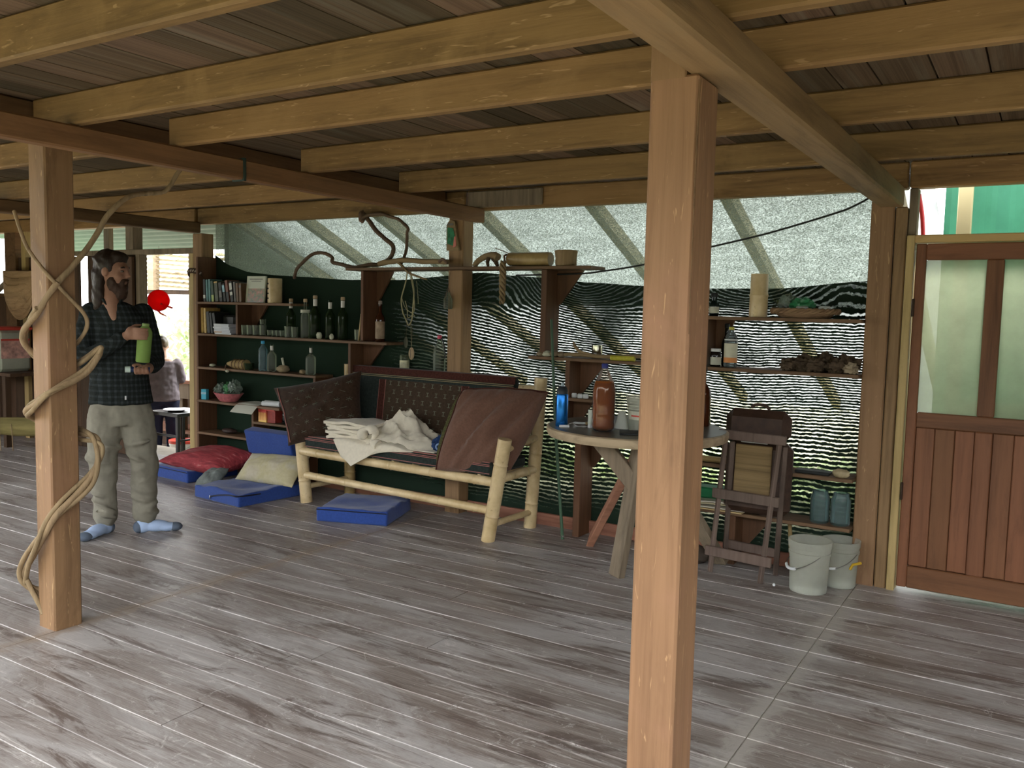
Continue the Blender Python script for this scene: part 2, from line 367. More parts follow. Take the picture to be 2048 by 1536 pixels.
def net_lower():
    mt, nt, b = newmat('shade_net_double_moire'); out = nt.nodes['Material Output']
    tc = nd(nt, 'ShaderNodeTexCoord'); sp = nd(nt, 'ShaderNodeSeparateXYZ'); lk(nt, tc.outputs['Object'], sp.inputs[0])
    X, Z = sp.outputs[0], sp.outputs[2]
    def nz(s, sc_=1, d=3):
        mp = nd(nt, 'ShaderNodeMapping'); mp.inputs['Scale'].default_value = s; lk(nt, tc.outputs['Object'], mp.inputs[0]); return noise_(nt, mp.outputs[0], sc_, d, .55)
    # moire phase: nearly level streaks, swept into arcs where the second layer sags from its top hem
    def smooth(v, a, b_):
        mr = nd(nt, 'ShaderNodeMapRange', interpolation_type='SMOOTHSTEP'); mr.inputs[1].default_value = a; mr.inputs[2].default_value = b_; lk(nt, v, mr.inputs[0]); return mr.outputs[0]
    topw = smooth(Z, .75, 1.70)
    sweep = math_(nt, 'MULTIPLY', smooth(X, -4.7, -2.2), .55)
    ph = math_(nt, 'ADD', Z, math_(nt, 'MULTIPLY', sweep, topw))
    hemw = smooth(Z, 1.50, 1.76)
    ripple = math_(nt, 'MULTIPLY', math_(nt, 'SINE', math_(nt, 'MULTIPLY', math_(nt, 'ADD', X, 3.1), 5.2)), .13)
    ph = math_(nt, 'ADD', ph, math_(nt, 'MULTIPLY', ripple, hemw))
    ph = math_(nt, 'ADD', ph, math_(nt, 'MULTIPLY', math_(nt, 'SUBTRACT', nz((1.1, 1, 1.0)), .5), .16))
    ph = math_(nt, 'ADD', ph, math_(nt, 'MULTIPLY', math_(nt, 'SUBTRACT', nz((6, 1, 3)), .5), .022))
    ph = math_(nt, 'ADD', ph, math_(nt, 'MULTIPLY', math_(nt, 'SUBTRACT', nz((30, 1, 22)), .5), .022))
    wv = math_(nt, 'SINE', math_(nt, 'MULTIPLY', ph, 2*math.pi/.0305))
    # dashes along the streaks
    ds = nz((40, 1, 60), 1, 3)
    wv = math_(nt, 'ADD', wv, math_(nt, 'MULTIPLY', math_(nt, 'SUBTRACT', ds, .5), 2.4))
    st = smooth(wv, .1, .9)
    # strength: none at far left, weak at floor and at the top hem
    mx_ = smooth(X, -4.75, -3.3)
    band = math_(nt, 'MULTIPLY', smooth(Z, .02, .55), math_(nt, 'SUBTRACT', 1.0, math_(nt, 'MULTIPLY', smooth(Z, 1.42, 1.66), .55)))
    big = smooth(nz((.9, 1, 1.7), 1, 3), .34, .56)
    amp = math_(nt, 'MULTIPLY', math_(nt, 'MULTIPLY', mx_, band), math_(nt, 'ADD', math_(nt, 'MULTIPLY', big, .75), .25))
    fine = nz((160, 1, 160), 1, 2)
    f = math_(nt, 'ADD', math_(nt, 'MULTIPLY', st, amp), math_(nt, 'MULTIPLY', smooth(fine, .45, .8), .05))
    f = math_(nt, 'MINIMUM', f, .95)
    tr = nd(nt, 'ShaderNodeBsdfTransparent'); tl = nd(nt, 'ShaderNodeBsdfTranslucent'); df = nd(nt, 'ShaderNodeBsdfDiffuse')
    tl.inputs[0].default_value = (.03,.055,.036,1); df.inputs[0].default_value = (.026,.043,.03,1)
    m1 = nd(nt, 'ShaderNodeMixShader'); m1.inputs[0].default_value = .75; lk(nt, tl.outputs[0], m1.inputs[1]); lk(nt, df.outputs[0], m1.inputs[2])
    mx = nd(nt, 'ShaderNodeMixShader'); lk(nt, f, mx.inputs[0]); lk(nt, m1.outputs[0], mx.inputs[1]); lk(nt, tr.outputs[0], mx.inputs[2])
    lk(nt, mx.outputs[0], out.inputs[0]); return mt
def translucent(name, col, tcol, mix=.6, transp=0, tscale=8):
    mt, nt, b = newmat(name); out = nt.nodes['Material Output']
    n = noise_(nt, coords(nt, (1,1,1), False), tscale, 5, .65)
    tl = nd(nt, 'ShaderNodeBsdfTranslucent'); df = nd(nt, 'ShaderNodeBsdfDiffuse'); m1 = nd(nt, 'ShaderNodeMixShader'); m1.inputs[0].default_value = mix
    lk(nt, ramp(nt, n, [(.3, tuple(c*.82 for c in tcol)), (.7, tcol)]), tl.inputs[0]); lk(nt, ramp(nt, n, [(.3, tuple(c*.82 for c in col)), (.7, col)]), df.inputs[0])
    lk(nt, df.outputs[0], m1.inputs[1]); lk(nt, tl.outputs[0], m1.inputs[2]); last = m1.outputs[0]
    if transp:
        tr = nd(nt, 'ShaderNodeBsdfTransparent'); m2 = nd(nt, 'ShaderNodeMixShader'); m2.inputs[0].default_value = transp
        lk(nt, last, m2.inputs[1]); lk(nt, tr.outputs[0], m2.inputs[2]); last = m2.outputs[0]
    lk(nt, last, out.inputs[0]); return mt
M['net_up'] = net_upper(); M['net_lo'] = net_lower()
M['tarp'] = translucent('white_roof_sheet', (.6,.6,.58), (.66,.685,.68), .66)
M['rafter'] = plain('rafter_wood', (.40,.34,.24), .8)
M['pane'] = translucent('dusty_pane', (.34,.36,.27), (.62,.66,.5), .6, .28, 6)
M['green_trans'] = translucent('green_fibre_sheet', (.09,.22,.165), (.20,.42,.32), .6, 0, 3)
M['cream_post'] = plain('cream_post', (.55,.48,.27), .7)
M['leaf'] = translucent('bright_leaf', (.42,.50,.30), (.6,.68,.42), .5)

# ------------------------------------------------------------------ floor
floor = empty('floor', kind='structure', label='worn grey brown plank floor with pale dusty seams', category_=None) if False else empty('floor', kind='structure', label='worn grey brown plank floor with pale dusty seams')
g = G(); box(g, -.5, .5, -.5, .5, -.5, .5, c=.0)
# unit plank with softly chamfered long edges (profile in y,z; length along x)
def unit_plank(name, mat):
    g = G(); prof = [(-.5,-.5),(.5,-.5),(.5,.38),(.488,.5),(-.488,.5),(-.5,.38)]
    vv = [(-.5, y, z) for y, z in prof]+[(.5, y, z) for y, z in prof]; n = 6
    ff = [tuple(range(n))[::-1], tuple(range(n, 2*n))]+[(i, (i+1) % n, (i+1) % n+n, i+n) for i in range(n)]
    g.add(vv, ff); me = bpy.data.meshes.new(name); me.from_pydata(g.v, [], g.f); me.update(); me.materials.append(mat); return me
pm = unit_plank('plank', M['floor'])
FRONT = -.5
JB = 2.298; CZ = 2.432
BAY = [-11.2, -6.72, -3.86, -0.84, 3.4]
y = FRONT; row = 0
while y < 5.5:
    wd = random.choice([.17, .19, .2, .21, .23]); gap = random.choice([.0015, .002, .002, .003, .0045, .006])
    for k in range(4):
        x0, x1 = BAY[k], BAY[k+1]
        cuts = [x0, x1]
        if k in (0, 2) and random.random() < .22: cuts = [x0, x0+(x1-x0)*random.uniform(.3, .7), x1]
        for a, b_ in zip(cuts, cuts[1:]):
            o = bpy.data.objects.new('plank', pm); COL.objects.link(o); o.parent = floor
            y1 = min(y+wd, 5.52)
            o.location = ((a+b_)/2, (y+y1)/2, -.0125+random.uniform(-.0008, .0008)); o.scale = (b_-a-.006, y1-y-gap, .025)
    y += wd; row += 1
g = G(); box(g, -11.2, 3.4, FRONT, 5.52, -.08, -.0055); obj('dust_layer', g, M['dust'], floor)
g = G(); box(g, -11.2, 3.4, FRONT, 5.52, -.3, -.08); obj('joist_deck', g, M['upper'], floor)

# ------------------------------------------------------------------ ceiling boards, joists, beams
ceil = empty('ceiling', kind='structure', label='dark plank ceiling carried on timber joists')
def unit_box_mesh(name, mat):
    g = G(); box(g, -.5, .5, -.5, .5, -.5, .5); me = bpy.data.meshes.new(name); me.from_pydata(g.v, [], g.f); me.update(); me.materials.append(mat); return me
cm = unit_box_mesh('plank', M['ceil'])
x = -11.2
while x < 3.4:
    wd = random.choice([.14, .17, .19, .2])
    cy = random.uniform(1.4, 3.6)
    for a, b_ in ((FRONT, cy), (cy, 5.6)):
        o = bpy.data.objects.new('plank', cm); COL.objects.link(o); o.parent = ceil
        o.location = (x+wd/2, (a+b_)/2, CZ+.011+random.uniform(0, .004)); o.scale = (wd-.006, b_-a-.006, .022)
    x += wd
g = G(); box(g, -11.2, 3.4, FRONT, 5.6, CZ+.03, CZ+.16); obj('light_block_slab', g, M['upper'], ceil)  # slab added above the boards to stop sky light leaking through

def beam(name, x0, x1, y0, y1, z0, z1, mat, label, c=.008, wob=0):
    g = G(); box(g, x0, x1, y0, y1, z0, z1, c=c); return obj(name, g, mat, kind='structure', label=label, cat='beam')
names = {1.55: 'nearest ceiling joist at upper left, lit orange', 2.215: 'ceiling joist running from vine wrapped post to centre post',
         2.73: 'third ceiling joist from the front', 3.585: 'fourth ceiling joist from the front', 4.45: 'fifth ceiling joist, just before the wall beam'}
for yb, lb in names.items():
    beam('ceiling_joist', -3.62 if yb != 2.215 else -3.86, 3.4, yb-.05, yb, JB, CZ, M['joist'], lb)
    beam('ceiling_joist', -11.1, -3.985, yb-.05, yb, JB, CZ, M['joist'], lb+', left bay beyond the girder')
beam('wall_beam', -3.70, -.70, 5.30, 5.385, 2.285, CZ, M['joist'], 'timber beam along the top of the net wall, right half')
beam('wall_beam', -6.75, -3.72, 5.30, 5.385, 2.285, CZ, M['joist'], 'timber beam along the top of the net wall, left half')
beam('wall_beam', -11.1, -6.76, 5.28, 5.385, 2.30, CZ, M['joist'], 'timber beam above the kitchen doorway transom')
beam('wall_beam', -.69, 3.4, 5.28, 5.375, 2.285, CZ, M['joist'], 'timber lintel beam above the door transom')
beam('splice_block', -3.68, -3.05, 5.275, 5.30, 2.30, 2.42, M['grey_wood'], 'pale scarred splice block on the wall beam')
beam('centre_beam', -.842, -.714, FRONT, 5.29, 2.182, 2.294, M['beamY'], 'heavy pale beam over the centre post running to the right post', .01)
beam('tie_beam', -3.625, -3.55, FRONT, 5.315, 2.193, 2.295, M['tie'], 'slim reddish tie beam crossing in front of the vine wrapped post')
beam('girder', -3.975, -3.875, 2.36, 5.27, 2.30, CZ, M['girder'], 'dark girder behind the reddish tie beam')
beam('girder', -3.975, -3.875, FRONT, 2.20, 2.30, CZ, M['girder'], 'dark girder in front of the vine wrapped post')
beam('eaves_beam', -6.79, -6.66, FRONT, 5.27, 2.20, 2.297, M['girder'], 'weathered grey beam running to the corner post')
beam('rear_slat', -9.5, -6.8, 4.35, 4.42, 2.16, 2.22, M['joist'], 'pale batten under the left bay joists') if False else None

def post(x0, x1, y0, y1, z1, mat, label, c=.007, z0=-.012):
    g = G(); box(g, x0, x1, y0, y1, z0, z1, c=c); return obj('wooden_post', g, mat, kind='structure', label=label, cat='post')
p_left = post(-3.995, -3.862, 2.214, 2.352, CZ, M['post'], 'square timber post at left wrapped by a twisted vine')
p_c = post(-.945, -.808, 2.20, 2.36, 2.181, M['post'], 'big square timber post right of centre in the foreground')
g = G(); box(g, -.945, -.8435, 2.20, 2.36, 2.17, JB-.001, c=.004); obj('post_head', g, M['post'], p_c)
g = G()
pts = [(-.8065, 2.202+.002*math.sin(z*9)+.006*math.sin(z*3.1), z) for z in [1.5+.035*i for i in range(20)]]
tube(g, pts, [.0012+.002*(i/19) for i in range(20)], 5); obj('crack', g, M['girder'], p_c)
post(-3.845, -3.711, 5.27, 5.405, 2.285, M['post_pale'], 'wall post behind the bamboo bench')
post(-6.785, -6.652, 5.27, 5.405, 2.20, M['post_pale'], 'corner post between the bookshelves and the kitchen doorway')
post(-.882, -.757, 5.27, 5.405, 2.285, M['post'], 'thick wall post left of the mahogany door')
post(-.752, -.69, 5.275, 5.40, 2.182, M['post_pale'], 'slim timber stud between wall post and door casing')

# tie strap, bolts
g = G(); box(g, -3.632, -3.543, 3.07, 3.085, 2.186, 2.302); obj('metal_strap', g, plain('dark_strap', (.03,.05,.04), .5), kind='structure', label='dark strap wrapped round the reddish tie beam', cat='strap')
boltm = plain('bolt_white', (.85,.85,.82), .4)
for (bx, by, bz), lb in zip([(-.965, 2.13, 2.39), (-.86, 3.50, 2.335), (-.86, 4.37, 2.335), (-.875, 5.285, 2.33)], ['nearest the centre post', 'on the fourth joist', 'on the fifth joist', 'on the wall beam']):
    g = G(); lathe(g, [(.011, 0), (.011, .008), (.007, .016)], 10, TM((bx, by, bz), (R(90), 0, 0)))
    obj('bolt', g, boltm, smooth=True, label='small white bolt head '+lb, cat='bolt', group='white bolt heads beside the centre beam')

# ------------------------------------------------------------------ net wall
g = G()
nx, nz_ = 60, 12
def up_fn(u, v):
    X = -6.655+u*(6.655-.86); Z = 1.60+v*(2.30-1.60)
    return (X, 5.432+.01*mnoise.noise(Vector((X*1.5, Z*2, 0))), Z)
sheet(g, up_fn, nx, nz_, .001)
wall = empty('wall_back', kind='structure', label='back wall of hung shade netting between posts')
obj('upper_net', g, M['net_up'], wall, smooth=True)
hem = [(-6.657,2.01),(-6.45,1.91),(-6.169,1.845),(-5.85,1.82),(-5.537,1.806),(-4.957,1.778),(-4.422,1.778),(-3.928,1.812),(-3.65,1.835),(-3.252,1.804),(-2.721,1.762),(-2.307,1.739),(-1.855,1.725),(-1.409,1.728),(-.945,1.771),(-.80,1.785)]
def hz(X):
    for (a, za), (b_, zb) in zip(hem, hem[1:]):
        if X <= b_: t = max(0, (X-a)/(b_-a)); t = t*t*(3-2*t)*.5+t*.5; return za+(zb-za)*t
    return hem[-1][1]
g = G()
def lo_fn(u, v):
    X = -6.655+u*(6.655-.86); Z = .0+v*hz(X)
    return (X, 5.415+.012*mnoise.noise(Vector((X*1.7, Z*1.5, 3))), Z)
sheet(g, lo_fn, 80, 24, .001); obj('lower_net', g, M['net_lo'], wall, smooth=True)
g = G(); box(g, -6.65, -3.85, 5.37, 5.40, -.01, .085, c=.004); obj('baseboard_back', g, M['redwood'], kind='structure', label='reddish kickboard below the net, left of bench post')
g = G(); box(g, -3.705, -.885, 5.37, 5.40, -.01, .085, c=.004); obj('baseboard_right', g, M['redwood'], kind='structure', label='reddish kickboard below the net, right of bench post')

# lean-to outside
lean = empty('lean_to_roof', (0,0,0), kind='structure', label='bright translucent lean-to roof seen through the upper net', cat='roof')
sl = .43
def lz(Y): return 2.36-sl*(Y-5.45)
g = G(); sheet(g, lambda u, v: (-6.45+u*5.85, 5.5+v*4.2, lz(5.5+v*4.2)+.05), 4, 8, .004); obj('roof_sheet', g, M['tarp'], lean)
for rx in (-6.43, -5.62, -4.74, -3.76, -2.78, -1.80, -.80):
    g = G(); a = math.atan(sl)
    box(g, rx-.036, rx+.036, 0, 4.3, -.09, 0, TM((0, 5.47, lz(5.47)+.045), (-a, 0, 0))); obj('rafter', g, M['rafter'], lean)
# garden ground and hedge
g = G(); box(g, -60, 60, -60, 60, -1.0, -.75); obj('garden_ground', g, M['ground'], kind='structure', label='green garden ground outside', cat='ground')
def hedge(name, x0, x1, y0, y1, z0, z1, n, label, size=.22):
    g = G()
    for i in range(n):
        c = Vector((random.uniform(x0, x1), random.uniform(y0, y1), z0+(z1-z0)*random.random()**.8))
        a = Matrix.Rotation(random.uniform(0, 6.28), 3, 'Z') @ Matrix.Rotation(random.uniform(-1, 1), 3, 'X')
        s = size*random.uniform(.6, 1.3)
        vv = [c+a @ Vector(p)*s for p in ((0,-.5,0), (.22,0,.05), (0,.6,-.05), (-.22,0,.05))]
        g.add(vv, [(0,1,2,3)])
    return obj(name, g, M['leaf'], kind='stuff', label=label, cat='foliage')
hedge('hedge', -16, -7.8, 11.2, 12.8, -.75, 1.5, 3500, 'sunlit leafy bushes beyond the kitchen counter', .3)
hedge('low_plants', -7.0, 3, 10.4, 12.5, -.75, -.35, 2200, 'low sunlit plants beyond the lean-to roof', .3)
M['added_shade'] = plain('added_shade_leaf', (.055,.085,.03), .7, .3, 0, .5, .6)
def added_shade(x0, x1, y0, y1, z1, n, label):  # leaf mass out of view, added only to block low sky light
    g = G()
    for i in range(n):
        c = Vector((random.uniform(x0, x1), random.uniform(y0, y1), -.75+(z1+.75)*random.random()))
        a = Matrix.Rotation(random.uniform(0, 6.28), 3, 'Z') @ Matrix.Rotation(random.uniform(-1.2, 1.2), 3, 'X'); s_ = random.uniform(.8, 1.6)
        g.add([c+a @ Vector(p)*s_ for p in ((0,-.55,0), (.3,0,.08), (0,.6,-.06), (-.3,0,.08))], [(0,1,2,3)])
    return obj('added_shade_trees', g, M['added_shade'], kind='stuff', label=label, cat='trees')
added_shade(-22, 6.3, -15, -11, 4.2, 3600, 'unseen leafy screen added to cut low light at the open front')  # added behind the camera so less low light reaches the back wall
added_shade(7, 10, -11, 6, 2.6, 1500, 'unseen leafy screen added to shade the right of the house')  # added out of view to darken the right side
# behind-door side: green fibre wall, cream post
g = G(); sheet(g, lambda u, v: (-.575+u*3.8, 6.0+.012*math.sin(u*150), .02+v*2.7), 120, 2, .004)
gw = empty('wall_green', kind='structure', label='green translucent sheet wall outside the mahogany door')
obj('sheet_panel', g, M['green_trans'], gw)
g = G(); box(g, -.50, -.42, 5.93, 5.995, -.7, 2.7, c=.005); obj('stud', g, M['cream_post'], gw)
g = G(); box(g, -.42, 3.0, 5.95, 5.995, .98, 1.06, c=.005); obj('rail', g, M['cream_post'], gw)
g = G(); box(g, -.70, 3.4, 5.525, 6.8, -.3, -.001); obj('outer_step', g, M['concrete'], gw)
g = G(); tube(g, smooth_path([(-.72, 5.75, 2.45), (-.69, 5.7, 2.30), (-.665, 5.68, 2.18), (-.65, 5.66, 2.05)]), .012, 8)
obj('red_hose', g, plain('red_plastic', (.75,.06,.07), .4), smooth=True, label='red strap hanging outside the door transom', cat='strap')

# ------------------------------------------------------------------ mahogany door
DY0, DY1 = 5.285, 5.325
door = empty('door_1', (-.64, 5.3, 0), kind='structure', label='mahogany door with two dusty panes and panelled lower half')
def dpart(name, x0, x1, z0, z1, y0=DY0, y1=DY1, mat=None, c=.005, par=None, **kw):
    g = G(); box(g, x0+.64, x1+.64, y0-5.3, y1-5.3, z0, z1, c=c); return obj(name, g, mat or M['door'], par or door, **kw)
dpart('stile', -.636, -.583, .024, 1.975); dpart('stile', .105, .16, .024, 1.975)
dpart('stile', -.286, -.202, 1.035, 1.885)
dpart('rail', -.583, .105, 1.885, 1.975, mat=M['doorX']); dpart('rail', -.583, .105, .95, 1.035, mat=M['doorX']); dpart('rail', -.583, .105, .024, .15, mat=M['doorX'])
dpart('stile', -.286, -.202, .15, .95)
for a, b_ in ((-.583, -.286), (-.202, .105)):
    dpart('pane', a+.001, b_-.001, 1.036, 1.884, 5.301, 5.307, M['pane'], 0)
    n = 3; wdt = (b_-a)/n
    for i in range(n): dpart('panel_board', a+i*wdt+.0008, a+(i+1)*wdt-.0008, .152, .948, 5.299-(.006 if i % 2 else 0), 5.312, c=.004)
    dpart('panel_back', a-.004, b_+.004, .148, .952, 5.313, 5.32, c=0)
for z in (.58, 1.62):
    g = G(); box(g, 0, .012, -.035, -.012, z-.05, z+.05, c=.003); obj('hinge', g, plain('hinge_iron', (.05,.03,.02), .5, metal=.5), door)
cas = empty('trim_1', kind='structure', label='yellow wooden casing round the mahogany door')
g = G(); box(g, -.685, -.643, 5.262, 5.40, -.005, 2.022, c=.004); obj('jamb', g, M['casing'], cas)
g = G(); box(g, -.643, .21, 5.262, 5.40, 1.98, 2.022, c=.004); obj('head', g, M['casingX'], cas)
g = G(); box(g, .168, .21, 5.262, 5.40, -.005, 1.98, c=.004); obj('jamb', g, M['casing'], cas)
g = G(); box(g, -.688, -.645, 5.30, 5.39, 2.023, 2.285, c=.004); obj('transom_stud', g, M['grey_wood'], cas)
g = G(); box(g, .21, 3.4, 5.3, 5.36, -.01, 2.285); obj('wall_right_of_door', g, M['darkwall'], kind='structure', label='dark board wall to the right of the door')
g = G(); box(g, 3.3, 3.4, 2.8, 5.3, -.01, CZ); obj('wall_right_added', g, M['darkwall'], kind='structure', label='unseen dark board wall added to shade the right side')  # unseen wall added for shading, kept short to let front light in
g = G(); box(g, -11.2, -11.1, 2.6, 5.4, -.01, CZ); obj('wall_left', g, M['darkwall'], kind='structure', label='dark board wall at far left')

# ------------------------------------------------------------------ kitchen side (left of corner post)
kw_ = empty('wall_kitchen', kind='structure', label='dark board wall left of the kitchen doorway')
xx = -11.1
while xx < -7.66:
    wd = .16; a, b_ = xx, min(xx+wd-.004, -7.66)
    inwin = (a < -10.08) or (-8.74 < (a+b_)/2 < -8.52)
    top = 1.58 if a < -10.08 else (1.50 if inwin else 2.02)
    g = G(); box(g, a, b_, 5.33, 5.36, -.01, top, c=.003); obj('wall_board', g, M['darkwall'], kw_)
    xx += wd
g = G(); box(g, -11.1, -10.1, 5.32, 5.37, 1.58, 1.62); obj('window_sill', g, M['girder'], kw_)
g = G(); box(g, -10.08, -9.86, 5.30, 5.37, 1.2, 2.30); obj('window_post', g, M['girder'], kw_)
g = G(); box(g, -9.72, -9.64, 5.29, 5.37, 0, 2.30); obj('window_post', g, M['casing'], kw_)
g = G(); box(g, -7.80, -7.68, 5.27, 5.38, 2.07, 2.30, c=.004); obj('transom_stud', g, M['grey_wood'], kw_)
g = G(); box(g, -8.7, -6.79, 5.28, 5.37, 2.02, 2.07, c=.004); obj('transom_rail', g, M['grey_wood'], kw_)
g = G(); box(g, -7.66, -7.60, 5.28, 5.37, -.01, 2.02, c=.004); obj('jamb', g, M['grey_wood'], kw_)
g = G(); box(g, -6.86, -6.79, 5.28, 5.37, -.01, 2.02, c=.004); obj('jamb', g, M['casing'], kw_)
g = G(); box(g, -7.98, -7.66, 5.24, 5.275, .02, 2.0, c=.004); dl = obj('door_2', g, M['darkwall'], kind='structure', label='dark door leaf folded open beside the kitchen doorway')
g = G(); box(g, -11.1, -9.9, 5.30, 5.36, 2.0, 2.30); obj('diag_board', g, M['darkwall'], kw_) if False else None
g = G(); tube(g, [(-10.6, 5.25, 1.42), (-9.85, 5.25, 1.80)], .03, 8); obj('brace', g, M['grey_wood'], kw_)
# kitchen floor, corrugated roof, gable battens
kf = empty('floor_kitchen', kind='structure', label='lower kitchen floor beyond the doorway')
g = G(); box(g, -14, -6.3, 5.95, 10, -.55, -.40); obj('kitchen_slab', g, M['concrete'], kf)
g = G(); box(g, -11.2, -6.3, 5.52, 5.95, -.3, -.02); obj('threshold', g, M['concrete'], kf)
kr = empty('roof_kitchen', kind='structure', label='green corrugated kitchen roof behind the transom', cat='roof')
g = G(); sheet(g, lambda u, v: (-12.5+u*6.3, 5.45+v*1.9, 2.62-.36*v+.02*math.sin(v*1.9/.16*6.283)), 6, 90, .003)
obj('corrugated_sheet', g, M['green_paint'], kr, smooth=True)
g = G(); box(g, -9.6, -9.5, 6.2, 6.26, 2.0, 2.5); obj('strut', g, M['grey_wood'], kr)
g = G(); box(g, -6.62, -6.56, 5.5, 10, -.4, 3.2); obj('side_wall', g, plain('grey_green_board', (.16,.18,.14), .8, .2, 0, .15, 3), kr)
gb = empty('thatch_roof', kind='structure', label='thatch roof with bright batten gaps beyond the doorway', cat='roof')
thm = wood('thatch_leaf', (.22,.17,.09), (.5,.4,.24), 'X', .9, 20, None, .3, .4)
for i in range(9):
    z = 2.34-.063*i
    g = G()
    def fn(u, v, z=z, i=i):
        X = -12+u*2.6; return (X, 8.0+.10*v, z-.14*u+.034*v*(1+.5*mnoise.noise(Vector((X*14, i*3.1, 0))))+.006*mnoise.noise(Vector((X*25, i, v))))
    sheet(g, fn, 90, 2, .006); obj('thatch_row', g, thm, gb)
g = G(); box(g, -12.2, -9.2, 8.05, 8.15, 1.68, 1.745, TM()); obj('eaves_pole', g, M['darkwall'], gb)
g = G(); box(g, -11.25, -11.12, 7.95, 8.05, 1.74, 2.5); obj('king_post', g, M['table_wood'], gb)

# kitchen furniture
kc = empty('kitchen_counter', (-9.3, 7.2, -.4), label='long wooden kitchen counter beyond the doorway', cat='counter')
def kbox(name, x0, x1, y0, y1, z0, z1, mat, par, o=(0,0,0), c=.004, **k):
    g = G(); box(g, x0-o[0], x1-o[0], y0-o[1], y1-o[1], z0-o[2], z1-o[2], c=c); return obj(name, g, mat, par, **k)
ko = (-9.3, 7.2, -.4)
kbox('worktop', -10.9, -6.6, 7.0, 7.6, .54, .585, M['redwood'], kc, ko); kbox('apron', -10.9, -6.6, 7.05, 7.09, .34, .54, M['grey_wood'], kc, ko)
for lx in (-10.8, -9.4, -8.05, -6.7): kbox('leg', lx-.04, lx+.04, 7.1, 7.18, -.4, .54, M['grey_wood'], kc, ko)
kbox('lower_shelf', -10.9, -6.6, 7.0, 7.5, -.10, -.075, M['redwood'], kc, ko)
kbox('back_board', -10.9, -6.6, 7.5, 7.53, -.4, .5, M['darkwall'], kc, ko)
def pail(name, loc, r, h, mat, lidmat, label, band=None, cat='pail', **kw):
    e = empty(name, loc, label=label, cat=cat, **kw); g = G()
    lathe(g, [(r*.86, 0), (r*.88, .005), (r*.97, h*.86), (r*1.02, h*.865), (r*1.02, h*.95), (r, h)], 24); obj('tub', g, mat, e, smooth=True)
    if lidmat:
        g = G(); lathe(g, [(r*1.04, h-.015), (r*1.06, h), (r*1.04, h+.02), (r*.9, h+.022)], 24); obj('lid', g, lidmat, e, smooth=True)
    if band:
        g = G(); lathe(g, [(r*.925, h*.25), (r*.955, h*.62)], 24, None, False); g.v = [(x*1.012, y*1.012, z) for x, y, z in g.v]; obj('label_band', g, band, e, smooth=True)
    g = G(); tube(g, [(r*1.03*math.cos(t), -r*.25*math.sin(t)-r*.9*abs(math.sin(t)), h*.9-.0-.09*math.sin(t)*1) for t in [math.pi*i/12 for i in range(13)]], .003, 6); obj('handle', g, plain('handle_wire', (.5,.5,.5), .4, metal=1), e)
    return e
whitep = plain('white_plastic', (.72,.74,.74), .4, .4)
redp = plain('red_lid_plastic', (.6,.07,.05), .4, .4)
pail('paint_pail', (-8.72, 6.62, -.40), .16, .30, whitep, redp, 'white pail with dark green label on the kitchen floor', plain('green_label', (.05,.16,.07), .5, .3, 0, .5, 12))
pail('food_tub', (-9.02, 7.12, -.075), .10, .15, plain('brown_tub', (.35,.25,.16), .5), plain('yellow_lid', (.75,.6,.08), .4), 'small tub with yellow lid under the kitchen counter', cat='tub')
e = empty('washing_bowl', (-8.95, 7.25, .585), label='shallow metal dish on the kitchen counter', cat='dish')
g = G(); lathe(g, [(.05, 0), (.10, .035), (.105, .04), (.095, .037), (.045, .006)], 20); obj('bowl', g, plain('steel', (.6,.6,.6), .3, metal=1), e, smooth=True)
# dark chair partly behind the man
ch = empty('kitchen_chair', (-7.35, 5.55, 0), label='dark chair with glossy seat just inside the kitchen doorway', cat='chair'); co = (-7.35, 5.55, 0)
dk = plain('dark_lacquer', (.02,.017,.015), .25, .6)
for a in (-7.62, -7.22):
    for b_ in (5.42, 5.78): kbox('leg', a-.018, a+.018, b_-.018, b_+.018, -.02, .43, dk, ch, co)
kbox('seat', -7.65, -7.19, 5.39, 5.81, .43, .465, dk, ch, co); kbox('stretcher', -7.62, -7.22, 5.41, 5.43, .22, .245, dk, ch, co)
kbox('stretcher', -7.23, -7.21, 5.42, 5.78, .18, .2, dk, ch, co)
e = empty('steel_plate', (-7.42, 5.55, .465), label='shiny steel plate on the dark kitchen chair', cat='plate')
g = G(); lathe(g, [(.07, 0), (.12, .018), (.125, .02), (.07, .006)], 22); obj('dish', g, plain('bright_steel', (.8,.8,.8), .2, metal=1), e, smooth=True)

# red strainer hanging in doorway
e = empty('red_strainer', (-8.70, 6.3, 1.45), label='bright red plastic bowl with two handles hanging in the doorway', cat='strainer')
redm = translucent('red_translucent', (.75,.02,.02), (.9,.03,.03), .45)
Mh = TM((0, 0, .12), (R(80), R(10), R(40)))
g = G(); lathe(g, [(.01, .0), (.085, .008), (.115, .03), (.122, .05), (.118, .05), (.10, .034), (.01, .006)], 26, Mh); obj('bowl', g, redm, e, smooth=True)
g = G(); lathe(g, [(.123, .046), (.128, .05), (.123, .055)], 26, Mh, False); obj('rim', g, redp, e, smooth=True)
g = G(); tube(g, [(.02, .0, .09), (.08, .06, .06), (.115, .09, .045)], [.014, .012, .012], 8); obj('handle', g, redp, e, smooth=True)
g = G(); tube(g, [(-.03, 0, .015), (-.01, .02, -.02), (.04, .06, -.05)], [.016, .01, .006], 8); obj('handle', g, redp, e, smooth=True)
g = G(); tube(g, [(0, 0, .23), (0, 0, .75)], .002, 5); obj('string', g, M['vine_dk'], e)

